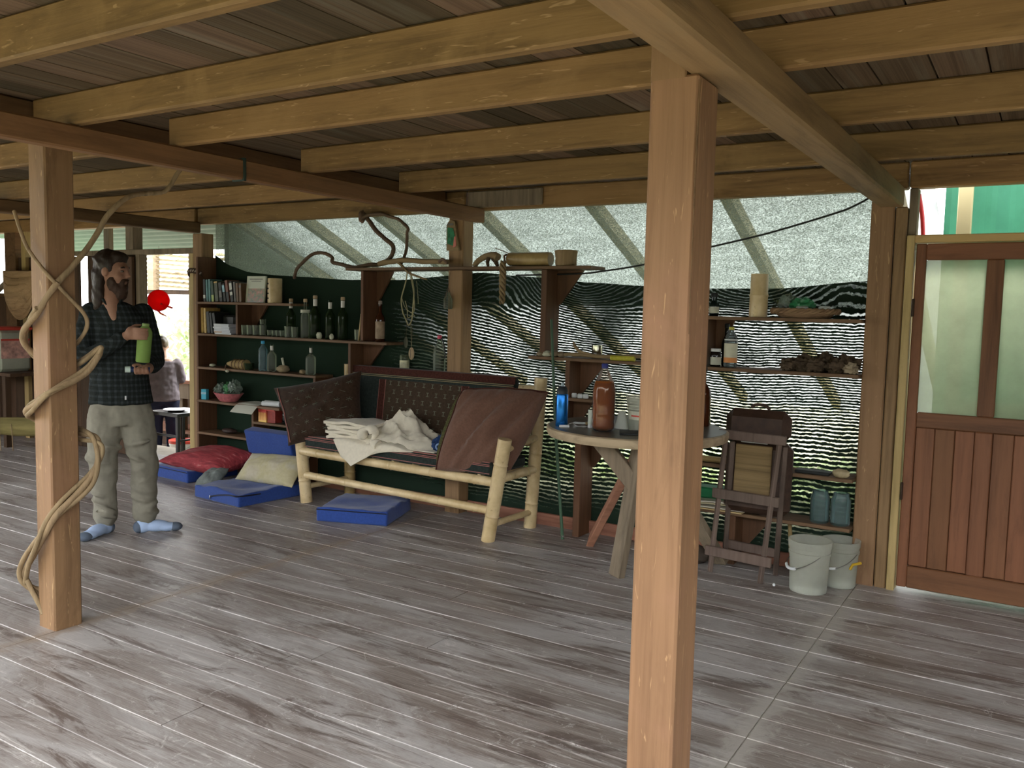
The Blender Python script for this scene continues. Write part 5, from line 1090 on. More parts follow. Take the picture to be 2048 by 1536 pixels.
# white cloth pile
cl_ = plain('cream_cotton', (.72,.66,.53), .9, .1, 0, .06, 40, .001, .2)
wc = empty('cream_sheets', (-4.1, 4.95, .538), label='heap of folded cream cotton sheets on the bench seat', cat='cloth'); wo = Vector((-4.1, 4.95, .538))
for i in range(6):
    z = .010+.024*i
    def fo(u, v, i=i, z=z):
        a = (u-.5)*2; x = -4.66+.02*math.sin(i*2.3)+u*.50; yy = 4.83+.30*v+.012*math.sin(u*5+i)
        return (x-wo.x, yy-wo.y, z+.012*math.sin(v*3.14)+.006*math.sin(u*9+i*2)+.008*mnoise.noise(Vector((u*4, v*4, i))))
    g = G(); sheet(g, fo, 18, 10, .021); obj('folded_layer', g, cl_, wc, smooth=True)
g = G(); N1, N2 = 44, 30
def heap(u, v):
    x = -4.32+u*.72; y = 4.80+v*.40; a = (u-.42)/.55; b_ = (v-.5)/.56; r2_ = min(1, a*a+b_*b_)
    rd = abs(mnoise.noise(Vector((u*5+v*2, v*5, 1.3))))+.5*abs(mnoise.noise(Vector((u*11-v*5, v*9, 4.3))))
    pk = math.exp(-((u-.36)/.22)**2-((v-.62)/.32)**2)
    h = (1-r2_)**.55*(.12+.14*pk)*(1.12-.65*rd); return (x-wo.x, y-wo.y, .004+h)
sheet(g, heap, N1, N2, .006); obj('crumpled_heap', g, cl_, wc, smooth=True)
g = G(); tube(g, smooth_path([(-4.27,4.80,.585),(-4.24,4.785,.64),(-4.19,4.79,.665),(-4.15,4.81,.63),(-4.16,4.80,.57),(-4.10,4.79,.545)]), [.03+.012*math.sin(i*.5) for i in range(31)], 10); g.v = [(x-wo.x, y-wo.y, z-wo.z) for x, y, z in g.v]; obj('rolled_fold', g, cl_, wc, smooth=True)
def flap(u, v):
    # v: along the seat edge, hangs to a pointed corner; u: over the edge and down
    xt = -4.55+.78*v; tip = Vector((-4.33, 4.735, .372)); top = Vector((xt, 4.90+.02*math.sin(v*9), .556+.03*math.sin(v*3.14))); ed = Vector((xt, 4.775-(xt+3.97)*.03, .546+.012*math.sin(v*11)))
    if u < .4: return (top.lerp(ed, u/.4)-wo)
    t = (u-.4)/.6; dn = ed.lerp(tip, t*(.28 if v < .05 or v > .97 else 1)*(1-abs(v-.33)*.55)); p = ed.lerp(Vector((ed.x+(tip.x-ed.x)*.55, 4.745+.006*math.sin(v*12), tip.z+abs(v-.3)*.20)), t)
    return p-wo
g = G(); sheet(g, flap, 24, 30, .005); obj('hanging_corner', g, cl_, wc, smooth=True)
e = empty('navy_cap', (-3.60, 4.87, .538), label='crumpled navy blue cap beside the cream sheets', cat='cap')
g = G(); ell(g, (0,.02,.055), (.065,.06,.06), None, 22, 14, .45, 3, 12); obj('crown', g, plain('navy_cloth', (.018,.045,.13), .8, .2, 0, .3, 30), e, smooth=True)
g = G(); tube(g, [(.03+.03*math.cos(t), -.045, .045+.022*math.sin(t)) for t in [i*.45 for i in range(14)]], .007, 6); obj('strap', g, plain('strap_blue', (.2,.3,.5), .6), e, smooth=True)

# ------------------------------------------------------------------ floor cushions
blue = plain('royal_blue_canvas', (.022,.062,.27), .75, .25, 0, .14, 60, .0015, .2)
blued = plain('dark_zip', (.012,.014,.03), .5)
def floor_cushion(name, c, rz, wx, wy, h, label, seed=0, zip_=False, M4=None, sag=.02, mat=None):
    e = empty(name, (c[0], c[1], c[2] if len(c) > 2 else 0), rz, label=label, cat='cushion', group='blue square cushions')
    if M4 is not None: e.rotation_euler = M4
    bm = bmesh.new(); bmesh.ops.create_cube(bm, size=1)
    for v in bm.verts: v.co = Vector((v.co.x*wx, v.co.y*wy, (v.co.z+.5)*h))
    bmesh.ops.bevel(bm, geom=list(bm.edges), offset=h*.16, segments=3, affect='EDGES', profile=.6)
    bmesh.ops.subdivide_edges(bm, edges=[e_ for e_ in bm.edges if e_.calc_length() > .2], cuts=11, use_grid_fill=True)
    for v in bm.verts:
        t = v.co.z/h; x, y = v.co.x/wx, v.co.y/wy
        d = mnoise.noise(Vector((x*3+seed, y*3, seed)))+.6*mnoise.noise(Vector((x*7, y*7+seed, 2)))
        v.co.z += t*(sag*d*.8-sag*.6*(1-(2*x)**2)*(1-(2*y)**2)); v.co.x += .006*mnoise.noise(Vector((x*4, y*4, t*3+seed)))
        if v.co.z < 0: v.co.z = 0
    me = bpy.data.meshes.new('cushion_body'); bm.to_mesh(me); bm.free(); me.polygons.foreach_set('use_smooth', [True]*len(me.polygons)); me.materials.append(mat or blue)
    o = bpy.data.objects.new('cushion_body', me); COL.objects.link(o); o.parent = e
    if zip_:
        g = G(); tube(g, smooth_path([(-.12*wx, -wy*.5-.002, h*.35), (.1*wx, -wy*.5-.004, h*.62), (.3*wx, -wy*.5-.003, h*.78), (.49*wx, -wy*.49, h*.82), (wx*.502, -.2*wy, h*.75)]), .006, 6); obj('zipper', g, blued, e, smooth=True)
        g = G(); ell(g, (-.12*wx, -wy*.5-.008, h*.3), (.006,.004,.016)); obj('zip_pull', g, plain('zip_metal', (.5,.5,.5), .3, metal=1), e)
    else:
        g = G(); tube(g, [(x*wx*.49, -wy*.5-.001, h*.86) for x in (-1,-.5,0,.5,1)], .004, 6); obj('seam', g, blued, e)
    return e
floor_cushion('floor_cushion', (-4.235, 4.80, 0), R(20), .545, .53, .105, 'blue square cushion on the floor in front of the bench', 2)
floor_cushion('floor_cushion', (-5.42, 4.76, 0), R(-5), .59, .66, .105, 'blue cushion with black zipper under the cream pillow', 5, True, sag=.028)
floor_cushion('floor_cushion', (-6.48, 5.03, 0), R(-4), .58, .52, .105, 'blue cushion on the floor under the red pillow', 7)
e = floor_cushion('floor_cushion', (-5.57, 5.20, .53), 0, .56, .50, .10, 'blue cushion propped upright below the red and yellow box', 9, M4=(R(104), 0, R(-2)), sag=.012)
e.location = (-5.52, 5.165, .26)
def dyed(name):
    mt, nt, b = newmat(name); n = noise_(nt, coords(nt, (3,3,3)), 1.4, 3, .5); n2 = noise_(nt, coords(nt, (40,40,40)), 1, 3, .6)
    c = ramp(nt, n, [(.36, (.5,.45,.33)), (.5, (.48,.43,.24)), (.6, (.48,.45,.35)), (.7, (.33,.38,.38))]); c = mixc(nt, .15, c, ramp(nt, n2, [(.3,(.3,.27,.2)),(.7,(.7,.66,.55))])); lk(nt, c, b.inputs['Base Color']); b.inputs['Roughness'].default_value = .9; return mt
def redstripe():
    mt, nt, b = newmat('red_striped_fabric'); n = noise_(nt, coords(nt, (6, 60, 25)), 1, 4, .65, .3)
    lk(nt, ramp(nt, n, [(.35, (.17,.012,.018)), (.6, (.33,.035,.045)), (.72, (.5,.2,.18))]), b.inputs['Base Color']); b.inputs['Roughness'].default_value = .85; return mt
qpillow('stained_pillow', [(-5.66,4.80,.10),(-5.03,4.83,.105),(-5.02,5.02,.33),(-5.68,5.0,.29)], .14, dyed('stained_linen'), 'cream pillow with yellow and blue stains against the blue backrest', 4, wr=.018)
qpillow('red_pillow', [(-6.73,4.83,.125),(-5.82,4.78,.14),(-5.70,5.10,.25),(-6.35,5.19,.25)], .19, redstripe(), 'dark red striped pillow lying on a blue cushion', 6, wr=.015)
qpillow('grey_cloth_bundle', [(-5.97,4.64,.035),(-5.74,4.64,.035),(-5.74,4.80,.18),(-5.95,4.80,.16)], .10, plain('grey_green_cloth', (.16,.18,.17), .9, .1, 0, .35, 14), 'folded grey cloth between the two floor cushions', 12, wr=.02, cat='cloth')
e = empty('blue_sheet', (-5.86, 4.72, .0), label='small turquoise cloth tucked under the grey bundle', cat='cloth')
g = G(); sheet(g, lambda u, v: (-.12+.26*u, -.06+.12*v, .012+.01*math.sin(u*4)), 8, 3, .012); obj('fold', g, plain('turquoise', (.08,.3,.42), .8), e)

# ------------------------------------------------------------------ slab table and things on it
TZ = .87; TC = Vector((-2.06, 4.78, 0))
tb = empty('slab_table', (TC.x, TC.y, 0), label='round thick slab table on crossed plank legs beside the bench', cat='table')
g = G(); lathe(g, [(.50,TZ-.062),(.535,TZ-.055),(.545,TZ-.03),(.545,TZ-.008),(.535,TZ-.001),(.53,TZ-.001)], 56); obj('slab', g, M['table_wood'], tb, smooth=True)
g = G(); lathe(g, [(.531,TZ-.002),(.529,TZ)], 56); obj('worn_top', g, M['table_top'], tb)
def plank(name, a, b_, w_, t, mat, par, o, roll_=0):
    a = Vector(a)-o; b_ = Vector(b_)-o; d = (b_-a); L = d.length; q = d.to_track_quat('Z', 'Y').to_matrix().to_4x4() @ Matrix.Rotation(roll_, 4, 'Z')
    g = G(); box(g, -w_/2, w_/2, -t/2, t/2, 0, L, Matrix.Translation(a) @ q, c=.004); return obj(name, g, mat, par)
to = Vector((TC.x, TC.y, 0))
plank('leg', (-2.06, 4.56, .0), (-1.97, 4.64, .80), .10, .05, M['grey_wood'], tb, to, R(20))
plank('leg', (-2.50, 5.10, .02), (-2.02, 4.70, .72), .115, .045, M['redwood'], tb, to, R(60))
plank('leg', (-1.62, 5.15, .02), (-1.95, 4.72, .80), .10, .045, M['grey_wood'], tb, to, R(20))
plank('brace', (-2.22, 4.60, .80), (-1.98, 4.62, .54), .10, .045, M['grey_wood'], tb, to, R(90))
g = G(); box(g, -.32, .25, -.06, .06, TZ-.105, TZ-.063, c=.004); obj('batten', g, M['grey_wood'], tb)
TT = TZ+.0003
e = empty('blue_bottle', (-2.425, 4.50, TT), label='metallic blue drinking bottle at the left of the slab table', cat='bottle')
g = G(); lathe(g, [(.034,0),(.037,.005),(.037,.185),(.033,.195)], 22); obj('body', g, plain('metallic_blue', (.015,.16,.5), .25, .5, .75), e, smooth=True)
g = G(); lathe(g, [(.034,.195),(.034,.215),(.024,.235),(.02,.24)], 20); obj('lid', g, plain('lid_black', (.02,.025,.03), .4), e, smooth=True)
g = G(); lathe(g, [(.009,.24),(.009,.258),(.006,.262)], 10); obj('spout', g, plain('spout_grey', (.3,.38,.42), .4), e, smooth=True)
e = empty('amber_bottle', (-2.15, 4.50, TT), label='large plastic bottle of amber liquid with blue cap on the table', cat='bottle')
prof = [(.05,0),(.063,.012),(.066,.03),(.064,.06),(.066,.075),(.064,.09),(.066,.11),(.066,.235),(.058,.275),(.03,.335),(.017,.36),(.016,.372)]
g = G(); lathe(g, prof, 26); obj('plastic_body', g, glass('clear_pet', (.92,.86,.8), .03, .0), e, smooth=True)
def amber():
    mt, nt, b = newmat('amber_liquid'); b.inputs['Base Color'].default_value = (.26,.075,.012,1); b.inputs['Roughness'].default_value = .08; b.inputs['Subsurface Weight'].default_value = 0; return mt
g = G(); lathe(g, [(r*.975, z+.002) for r, z in prof[:9]]+[(.052,.29)], 26); obj('liquid', g, amber(), e, smooth=True)
g = G(); lathe(g, [(.019,.362),(.02,.386),(.016,.39)], 14); obj('cap', g, plain('cap_navy', (.03,.04,.2), .4), e, smooth=True)
def whitetube(x, y, r, h, lab, ang=0, taper=.6):
    e = empty('white_tube', (x, y, TT), ang, label=lab, cat='tube'); g = G()
    lathe(g, [(r,0),(r,.015),(r*.98,.02)], 16); obj('cap', g, whitep, e, smooth=True)
    g = G(); sheet(g, lambda u, v: (r*(1-.15*v)*math.cos(2*math.pi*u)*(1+.3*v), r*math.sin(2*math.pi*u)*(1-.9*v), .02+(h-.02)*v), 18, 4, .001); obj('squeeze_body', g, plain('tube_cream', (.62,.66,.58), .45), e, smooth=True)
whitetube(-2.262, 4.56, .016, .105, 'slim white tube left of the amber bottle')
e = empty('white_cone', (-2.10, 4.65, TT), label='white plastic cone right of the amber bottle', cat='cone')
g = G(); lathe(g, [(.048,0),(.046,.01),(.02,.10),(.018,.104)], 20, TM((0,0,0),(0,0,0),(1,.7,1))); obj('cone_body', g, plain('cone_white', (.66,.68,.6), .5), e, smooth=True)
pailm = translucent('milky_plastic', (.74,.75,.66), (.8,.82,.72), .5, .48, 5)
e = empty('clear_pail', (-1.955, 4.66, TT), label='clear measuring pail with red mark on the slab table', cat='pail')
g = G(); lathe(g, [(.092,0),(.096,.006),(.112,.185),(.117,.19),(.117,.2),(.108,.198),(.092,.01),(.001,.008)], 26); obj('pail_body', g, pailm, e, smooth=True)
g = G(); sheet(g, lambda u, v: (.108*math.cos(R(-128+50*u)), .108*math.sin(R(-128+50*u)), .07+.05*v), 10, 2, .001); obj('label', g, labelm, e, smooth=True)
g = G(); sheet(g, lambda u, v: (.1095*math.cos(R(-115+38*u)), .1095*math.sin(R(-115+38*u)), .088+.009*v), 10, 1, .001); obj('red_mark', g, redp, e, smooth=True)
g = G(); box(g, -.10, .10, -.07, .07, 0, .012, c=.003); o = obj('dark_notebook', g, bk['dark'], label='thin dark notebook under the edge of the clear pail', cat='notebook'); o.location = (-1.93, 4.49, TT); o.rotation_euler = (0,0,R(25))
g = G(); box(g, -.03, .03, -.008, .008, 0, .014, c=.003); o = obj('white_lighter', g, whitep, label='white lighter at the front left edge of the table', cat='lighter'); o.location = (-2.385, 4.46, TT); o.rotation_euler = (0,0,R(30))
e = empty('pocket_knife', (-2.33, 4.63, TT), R(20), label='knife with wooden handle lying on the slab table', cat='knife')
g = G(); tube(g, [(0,0,.012),(.05,0,.014),(.10,0,.012)], [.009,.012,.010], 10); obj('handle', g, M['bamboo_dk'], e, smooth=True)
g = G(); prism(g, [(0,.006),(-.09,.008),(-.07,.018),(0,.018)], .002); obj('blade', g, plain('blade_steel', (.6,.6,.6), .25, metal=1), e)
e = empty('cork_cord', (-2.36, 4.54, TT), label='thin wire coil on the table before the knife', cat='wire')
g = G(); tube(g, smooth_path([(-.04,-.03,.003),(-.01,-.01,.02),(.02,.0,.004),(.06,.01,.006),(.09,.03,.003)]), .003, 6); obj('wire', g, plain('wire_grey', (.3,.28,.25), .4, metal=.6), e)
e = empty('seed_basket', (-2.02, 4.98, TT), label='small dark woven basket with a curved twig behind the pail', cat='basket')
g = G(); lathe(g, [(.06,0),(.09,.045),(.094,.05),(.085,.046),(.05,.01),(.001,.008)], 20); obj('bowl', g, wk, e, smooth=True)
g = G(); tube(g, smooth_path([(-.04,0,.03),(-.055,0,.08),(-.045,0,.13),(-.065,0,.17)]), .005, 6); obj('twig', g, M['drift'], e, smooth=True)
bottle('syrup_bottle', (-1.765, 5.10, TT), .35, .05, GBr, 'dark brown bottle on the right of the table behind the centre post', None, neck=.35, cap=bk['dark'])
# green stick leaning
g = G(); tube(g, [(-2.715,5.10,0),(-2.80,5.11,.75),(-2.885,5.165,1.50)], [.011,.0105,.009], 10); obj('green_stick', g, plain('green_coated_stick', (.06,.12,.07), .45), smooth=True, label='thin green stick leaning against the middle shelf', cat='stick')
g = G(); lathe(g, [(.006,0),(.012,.03)], 8, TM((-2.715,5.10,-.001))); obj('stick_tip', g, plain('tip_metal', (.5,.5,.48), .3, metal=1), bpy.data.objects['green_stick'])

# ------------------------------------------------------------------ folding stand and case
fs = empty('folding_stand', (-1.45, 5.0, 0), label='dark folding wooden stand leaning before the woven case', cat='stand'); fo_ = Vector((-1.45, 5.0, 0))
E1 = M['easel']
plank('leg', (-1.635,4.985,0), (-1.585,5.03,.86), .03, .024, E1, fs, fo_, 0); plank('leg', (-1.315,4.93,0), (-1.255,4.99,.86), .03, .024, E1, fs, fo_, 0)
plank('leg', (-1.615,5.20,0), (-1.555,5.06,.80), .03, .024, E1, fs, fo_, 0); plank('leg', (-1.285,5.15,0), (-1.235,5.03,.80), .03, .024, E1, fs, fo_, 0)
plank('rail', (-1.625,5.01,.845), (-1.215,4.965,.845), .055, .02, E1, fs, fo_, R(90)); plank('rail', (-1.645,5.0,.485), (-1.235,4.955,.485), .06, .02, E1, fs, fo_, R(90))
plank('rail', (-1.665,4.97,.135), (-1.255,4.92,.135), .06, .02, E1, fs, fo_, R(90)); plank('rail', (-1.625,5.19,.135), (-1.265,5.145,.135), .055, .02, E1, fs, fo_, R(90))
sc_ = empty('woven_case', (-1.43, 5.17, .34), label='brown woven case with leather edges and handle behind the stand', cat='case')
leather = plain('case_leather', (.055,.03,.02), .5, .3, 0, .3, 20)
def cbx(name, x0, x1, y0, y1, z0, z1, mat, c, par=sc_, tilt=0):
    g = G(); box(g, x0+1.43, x1+1.43, y0-5.17, y1-5.17, z0-.34, z1-.34, c=c); g.v = [(x-.0*z, y+.06*(z), z) for x, y, z in g.v]; return obj(name, g, mat, par)
cbx('upper_half', -1.635, -1.24, 5.10, 5.20, .80, .99, leather, .045); cbx('lower_half', -1.62, -1.22, 5.10, 5.20, .36, .80, leather, .04)
cane = wood('cane_panel', (.14,.09,.04), (.32,.22,.1), 'X', .7, 70, None, .05, .6)
cbx('cane_panel', -1.55, -1.33, 5.082, 5.10, .47, .78, cane, .004)
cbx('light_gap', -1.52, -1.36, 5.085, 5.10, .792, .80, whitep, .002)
g = G(); tube(g, smooth_path([(-.06,0,.655),(-.04,0,.675),(.02,0,.675),(.05,0,.65)]), .010, 8); g.v = [(x, y+.035, z) for x, y, z in g.v]; obj('handle', g, leather, sc_, smooth=True)
g = G(); ell(g, (0,0,.055), (.11,.08,.056), None, 20, 12, .3, 3, 91); o = obj('dark_sack', g, plain('sack_brown', (.06,.045,.035), .9), smooth=True, label='small dark sack on the floor beside the centre post', cat='sack'); o.location = (-1.78, 5.12, 0)
g = G(); ell(g, (0,0,.009), (.009,.008,.009)); o = obj('white_bead', g, whitep, smooth=True, label='tiny white bead on the floor by the stand', cat='bead'); o.location = (-1.235, 4.93, 0)
plank('broom_handle', (-1.26,5.33,.30), (-1.20,5.20,.012), .022, .022, M['bamboo_dk'], None, Vector((0,0,0))).update_tag()
tag(bpy.data.objects['broom_handle'], 'short tan stick leaning behind the buckets', 'stick')
# ------------------------------------------------------------------ buckets
def bucket(name, c, r, h, label, rz):
    e = empty(name, c, rz, label=label, cat='bucket', group='milky plastic buckets by the wall post')
    g = G(); lathe(g, [(r*.84,0),(r*.86,.006),(r*.93,h*.72),(r*.98,h*.725),(r*.98,h*.78),(r*.95,h*.785),(r*.97,h*.86),(r*1.0,h*.865),(r*1.02,h),(r*.96,h),(r*.9,h*.75),(r*.82,.01),(.001,.009)], 30); obj('tub', g, pailm, e, smooth=True)
    g = G(); lathe(g, [(r*.855,.004),(r*.87,.045),(r*.80,.045),(.001,.045)], 26); obj('contents', g, plain('milky_water', (.45,.47,.42), .4), e, smooth=True)
    for k, dz in ((0, .0),):
        g = G(); tube(g, [(r*1.03*math.cos(t), -r*1.03*math.sin(t), h*.76-.09*math.sin(t)) for t in [math.pi*i/16 for i in range(17)]], .0025, 6); obj('bail', g, plain('bail_wire', (.35,.35,.33), .4, metal=1), e)
        g = G(); tube(g, [(r*1.04*math.cos(t), -r*1.04*math.sin(t), h*.76-.09*math.sin(t)) for t in [math.pi*(.36+.28*i/6) for i in range(7)]], .009, 8); obj('grip', g, whitep, e, smooth=True)
    return e
bucket('plastic_bucket', (-1.055, 4.975, 0), .118, .295, 'front milky bucket with white grip by the wall post', R(-50))
bucket('plastic_bucket', (-.93, 5.19, 0), .108, .27, 'rear milky bucket tucked against the wall post', R(-25))
g = G(); tube(g, [(-.86,5.12,.12),(-.845,5.12,.15),(-.80,5.11,.17)], .008, 6); obj('yellow_clip', g, plain('clip_yellow', (.6,.38,.03), .5), label='yellow clip beside the rear bucket', cat='clip')
#@@PART4
# ------------------------------------------------------------------ people
skin = plain('skin_tone', (.33,.175,.115), .55, .3, 0, .1, 25)
def rem(name, g, mat, par, vox=.012, sm=6, disp=0, dscale=.08):
    me = bpy.data.meshes.new(name); me.from_pydata(g.v, [], g.f); me.update(); me.materials.append(mat)
    o = bpy.data.objects.new(name, me); COL.objects.link(o); o.parent = par
    r = o.modifiers.new('remesh', 'REMESH'); r.mode = 'VOXEL'; r.voxel_size = vox; r.use_smooth_shade = True
    if disp:
        tx = bpy.data.textures.new(name+'_folds', 'CLOUDS'); tx.noise_scale = dscale; tx.noise_depth = 2
        d = o.modifiers.new('folds', 'DISPLACE'); d.texture = tx; d.strength = disp; d.mid_level = .5; d.texture_coords = 'LOCAL'
    s = o.modifiers.new('smooth', 'SMOOTH'); s.factor = .5; s.iterations = sm
    return o
def limb(g, pts, rad, n=14, k=5, flat=1.0):
    P = smooth_path(pts, k); N = len(P); rr = []
    for i in range(N):
        t = i/(N-1)*(len(rad)-1); a = min(int(t), len(rad)-2); f = t-a; rr.append(rad[a]*(1-f)+rad[a+1]*f)
    tube(g, P, rr, n, None, flat); ell(g, P[0], (rr[0],)*3, None, n, 8); ell(g, P[-1], (rr[-1],)*3, None, n, 8)
def rings(g, secs, n=20):
    """torso from elliptical sections (cx, cy, z, rx, ry, turn)"""
    vv = []; ff = []
    for cx, cy, z, rx, ry, tn in secs:
        for i in range(n):
            a = 2*math.pi*i/n; x, y = rx*math.cos(a), ry*math.sin(a); vv.append((cx+x*math.cos(tn)-y*math.sin(tn), cy+x*math.sin(tn)+y*math.cos(tn), z))
    for k in range(len(secs)-1):
        for i in range(n): j = (i+1) % n; ff.append((k*n+i, k*n+j, (k+1)*n+j, (k+1)*n+i))
    ff.append(tuple(range(n))[::-1]); ff.append(tuple((len(secs)-1)*n+i for i in range(n))); g.add(vv, ff)
def head_parts(body, c, ang, tilt=0, s=1.0):
    """adds a head to body geometry; returns the head frame"""
    Mh = TM(c, (0, 0, 0), (s, s, s)) @ Matrix.Rotation(ang, 4, 'Z') @ Matrix.Rotation(tilt, 4, 'Y')
    for cc, r in [((0,0,0),(.097,.077,.108)), ((.035,0,-.055),(.065,.06,.075)), ((.055,0,-.095),(.045,.045,.04)), ((.075,0,.015),(.028,.055,.02)), ((.06,.035,-.04),(.03,.025,.03)), ((.06,-.035,-.04),(.03,.025,.03))]: ell(body, cc, r, Mh)
    tube(body, [(.088,0,.012),(.103,0,-.012),(.116,0,-.032),(.098,0,-.042)], [.009,.011,.014,.010], 10, Mh)
    for sd_ in (1, -1):
        ell(body, (-.002, sd_*.082, -.02), (.022,.011,.034), Mh)
        ell(body, (.108, sd_*.010, -.037), (.009,.007,.007), Mh)
    ell(body, (.094,0,-.068), (.012,.024,.007), Mh); ell(body, (.092,0,-.079), (.012,.021,.008), Mh)
    return Mh
def eyes(par, Mh):
    for sd_ in (1, -1):
        g = G(); ell(g, (.081, sd_*.032, -.006), (.012,.012,.008), Mh, 12, 8); o = obj('eye', g, plain('eye_white', (.16,.12,.1), .2, .5), par, smooth=True)
        g = G(); ell(g, (.092, sd_*.033, -.006), (.003,.006,.006), Mh, 10, 6); obj('iris', g, plain('iris_dark', (.03,.02,.012), .2, .5), o, smooth=True)
    for sd_ in (1, -1):
        g = G(); tube(g, [Mh @ Vector(p) for p in ((.094, sd_*.016, .014), (.093, sd_*.034, .02), (.083, sd_*.052, .014))], [.005,.006,.004], 8); obj('eyebrow', g, hairm, par, smooth=True)
hairm = wood('dark_brown_hair', (.012,.007,.005), (.04,.022,.014), 'Z', .5, 60, None, .05, .5, .4)
# man: local x = picture right, local y = away from the camera
mn = empty('person', (-5.205, 3.47, 0), R(56.3), label='bearded man in dark plaid shirt, khaki trousers and blue socks, holding a green bottle', cat='person')
body = G(); hc = (-.045, -.02, 1.765); ha = R(-27)
Mh = head_parts(body, hc, ha, R(6), 1.03)
limb(body, [(-.07,.0,1.50), (-.062,-.005,1.60), (-.05,-.01,1.70)], [.075,.058,.06])
rings(body, [(-.02,0,.80,.15,.11,0),(-.02,0,1.0,.145,.10,0),(-.02,0,1.25,.17,.11,R(-20)),(-.025,0,1.45,.17,.10,R(-25)),(-.04,0,1.53,.08,.07,0)])
# arms (inside the sleeves) down to bare hands
RS, RE, RW = (-.185,.03,1.455), (-.215,-.10,1.20), (.035,-.235,1.335)
LS, LE, LW = (.145,.02,1.455), (.205,.0,1.185), (.165,-.19,1.125)
limb(body, [RS, RE, RW], [.05,.042,.03]); limb(body, [LS, LE, LW], [.05,.042,.03])
for hip, kn, an in (((-.09,0,.86), (-.115,-.03,.46), (-.105,.0,.08)), ((.07,0,.86), (.125,-.02,.46), (.145,.02,.08))): limb(body, [hip, kn, an], [.08,.055,.04])
BC = Vector((.128, -.245, 0))   # green bottle axis
# upper (his right) hand closed round the bottle top from the left
ell(body, (.068,-.25,1.355), (.042,.03,.045))
for k in range(4):
    z = 1.385-.021*k; r_ = .055; a0 = 195; sp = [0, 40, 80, 112 - 10*(k == 3)]
    P_ = [(BC.x+r_*math.cos(R(a0+a)), BC.y+r_*math.sin(R(a0+a)), z-.004*(a/110)) for a in sp]; limb(body, P_, [.0105,.010,.009,.008], 8, 3)
limb(body, [(.055,-.225,1.375), (.085,-.20,1.40), (.12,-.195,1.405)], [.013,.012,.009], 8, 3)
# lower (his left) hand below the bottle, fist round the blue marker
ell(body, (.148,-.225,1.118), (.045,.034,.032))
for k in range(4):
    x = .165-.024*k; P_ = [(x,-.235,1.10),(x-.006,-.27,1.098),(x-.012,-.285,1.118),(x-.012,-.268,1.135)]; limb(body, P_, [.0115,.011,.010,.009], 8, 3)
limb(body, [(.13,-.215,1.135), (.10,-.235,1.15), (.07,-.255,1.148)], [.013,.012,.009], 8, 3)
limb(body, [(-.03,-.088,1.44),(-.045,-.052,1.53),(-.05,-.02,1.62)], [.035,.05,.055])
rem('body', body, skin, mn, .0065, 3)
eyes(mn, Mh)
def shirtmat():
    mt, nt, b = newmat('dark_plaid_flannel'); tc = nd(nt, 'ShaderNodeTexCoord'); sp = nd(nt, 'ShaderNodeSeparateXYZ'); lk(nt, tc.outputs['Object'], sp.inputs[0])
    def st(v, f): return math_(nt, 'GREATER_THAN', math_(nt, 'SINE', math_(nt, 'MULTIPLY', v, f)), .35)
    s_ = math_(nt, 'ADD', st(math_(nt, 'ADD', sp.outputs[0], math_(nt, 'MULTIPLY', sp.outputs[1], .7)), 190), st(sp.outputs[2], 170))
    n = noise_(nt, coords(nt, (60,60,60), False), 1, 3, .6)
    c = ramp(nt, math_(nt, 'MULTIPLY', s_, .5), [(0, (.012,.015,.014)), (.5, (.022,.028,.03)), (1, (.045,.055,.06))]); lk(nt, mixc(nt, .25, c, ramp(nt, n, [(.3,(.01,.01,.01)),(.7,(.04,.045,.04))])), b.inputs['Base Color']); b.inputs['Roughness'].default_value = .9; b.inputs['Specular IOR Level'].default_value = .1; return mt
sh = G()
rings(sh, [(.0,.0,.875,.205,.135,R(-5)),(.0,0,.93,.195,.135,R(-5)),(-.01,0,1.05,.185,.13,R(-8)),(-.015,0,1.2,.19,.13,R(-15)),(-.02,0,1.36,.20,.13,R(-22)),(-.025,0,1.46,.19,.115,R(-25)),(-.04,0,1.53,.12,.09,R(-20)),(-.05,0,1.56,.075,.07,0)])
limb(sh, [(-.17,.03,1.465), (-.225,-.06,1.22), (-.19,-.11,1.19), (.0,-.215,1.315)], [.078,.066,.06,.048]); limb(sh, [(.135,.02,1.465), (.205,.005,1.20), (.205,-.03,1.155), (.178,-.15,1.13)], [.078,.066,.06,.046])
rem('plaid_shirt', sh, shirtmat(), mn, .011, 3, .022, .09)
g = G()
for sd_ in (1, -1): limb(g, [(-.03-.035*sd_*0,-.085,1.475), (-.045+sd_*.05,-.06,1.56), (-.05+sd_*.06,.01,1.60), (-.055,.065,1.605)], [.014,.02,.02,.018], 8, 4, .6)
rem('shirt_collar', g, bpy.data.materials['dark_plaid_flannel'], mn, .008, 2)
tr = G(); tm = plain('khaki_trousers', (.24,.225,.18), .85, .15, 0, .10, 16, .002)
rings(tr, [(.0,0,.93,.165,.115,0),(.0,0,.84,.18,.125,0),(-.005,0,.74,.17,.12,0)])
limb(tr, [(-.095,.0,.80), (-.115,-.02,.62), (-.118,-.035,.45), (-.11,-.01,.25), (-.105,.005,.115)], [.115,.10,.083,.074,.074], 16); limb(tr, [(.08,.0,.80), (.115,-.01,.62), (.132,-.03,.45), (.135,-.02,.25), (.13,-.03,.12)], [.115,.105,.088,.076,.074], 16)
random.seed(5)
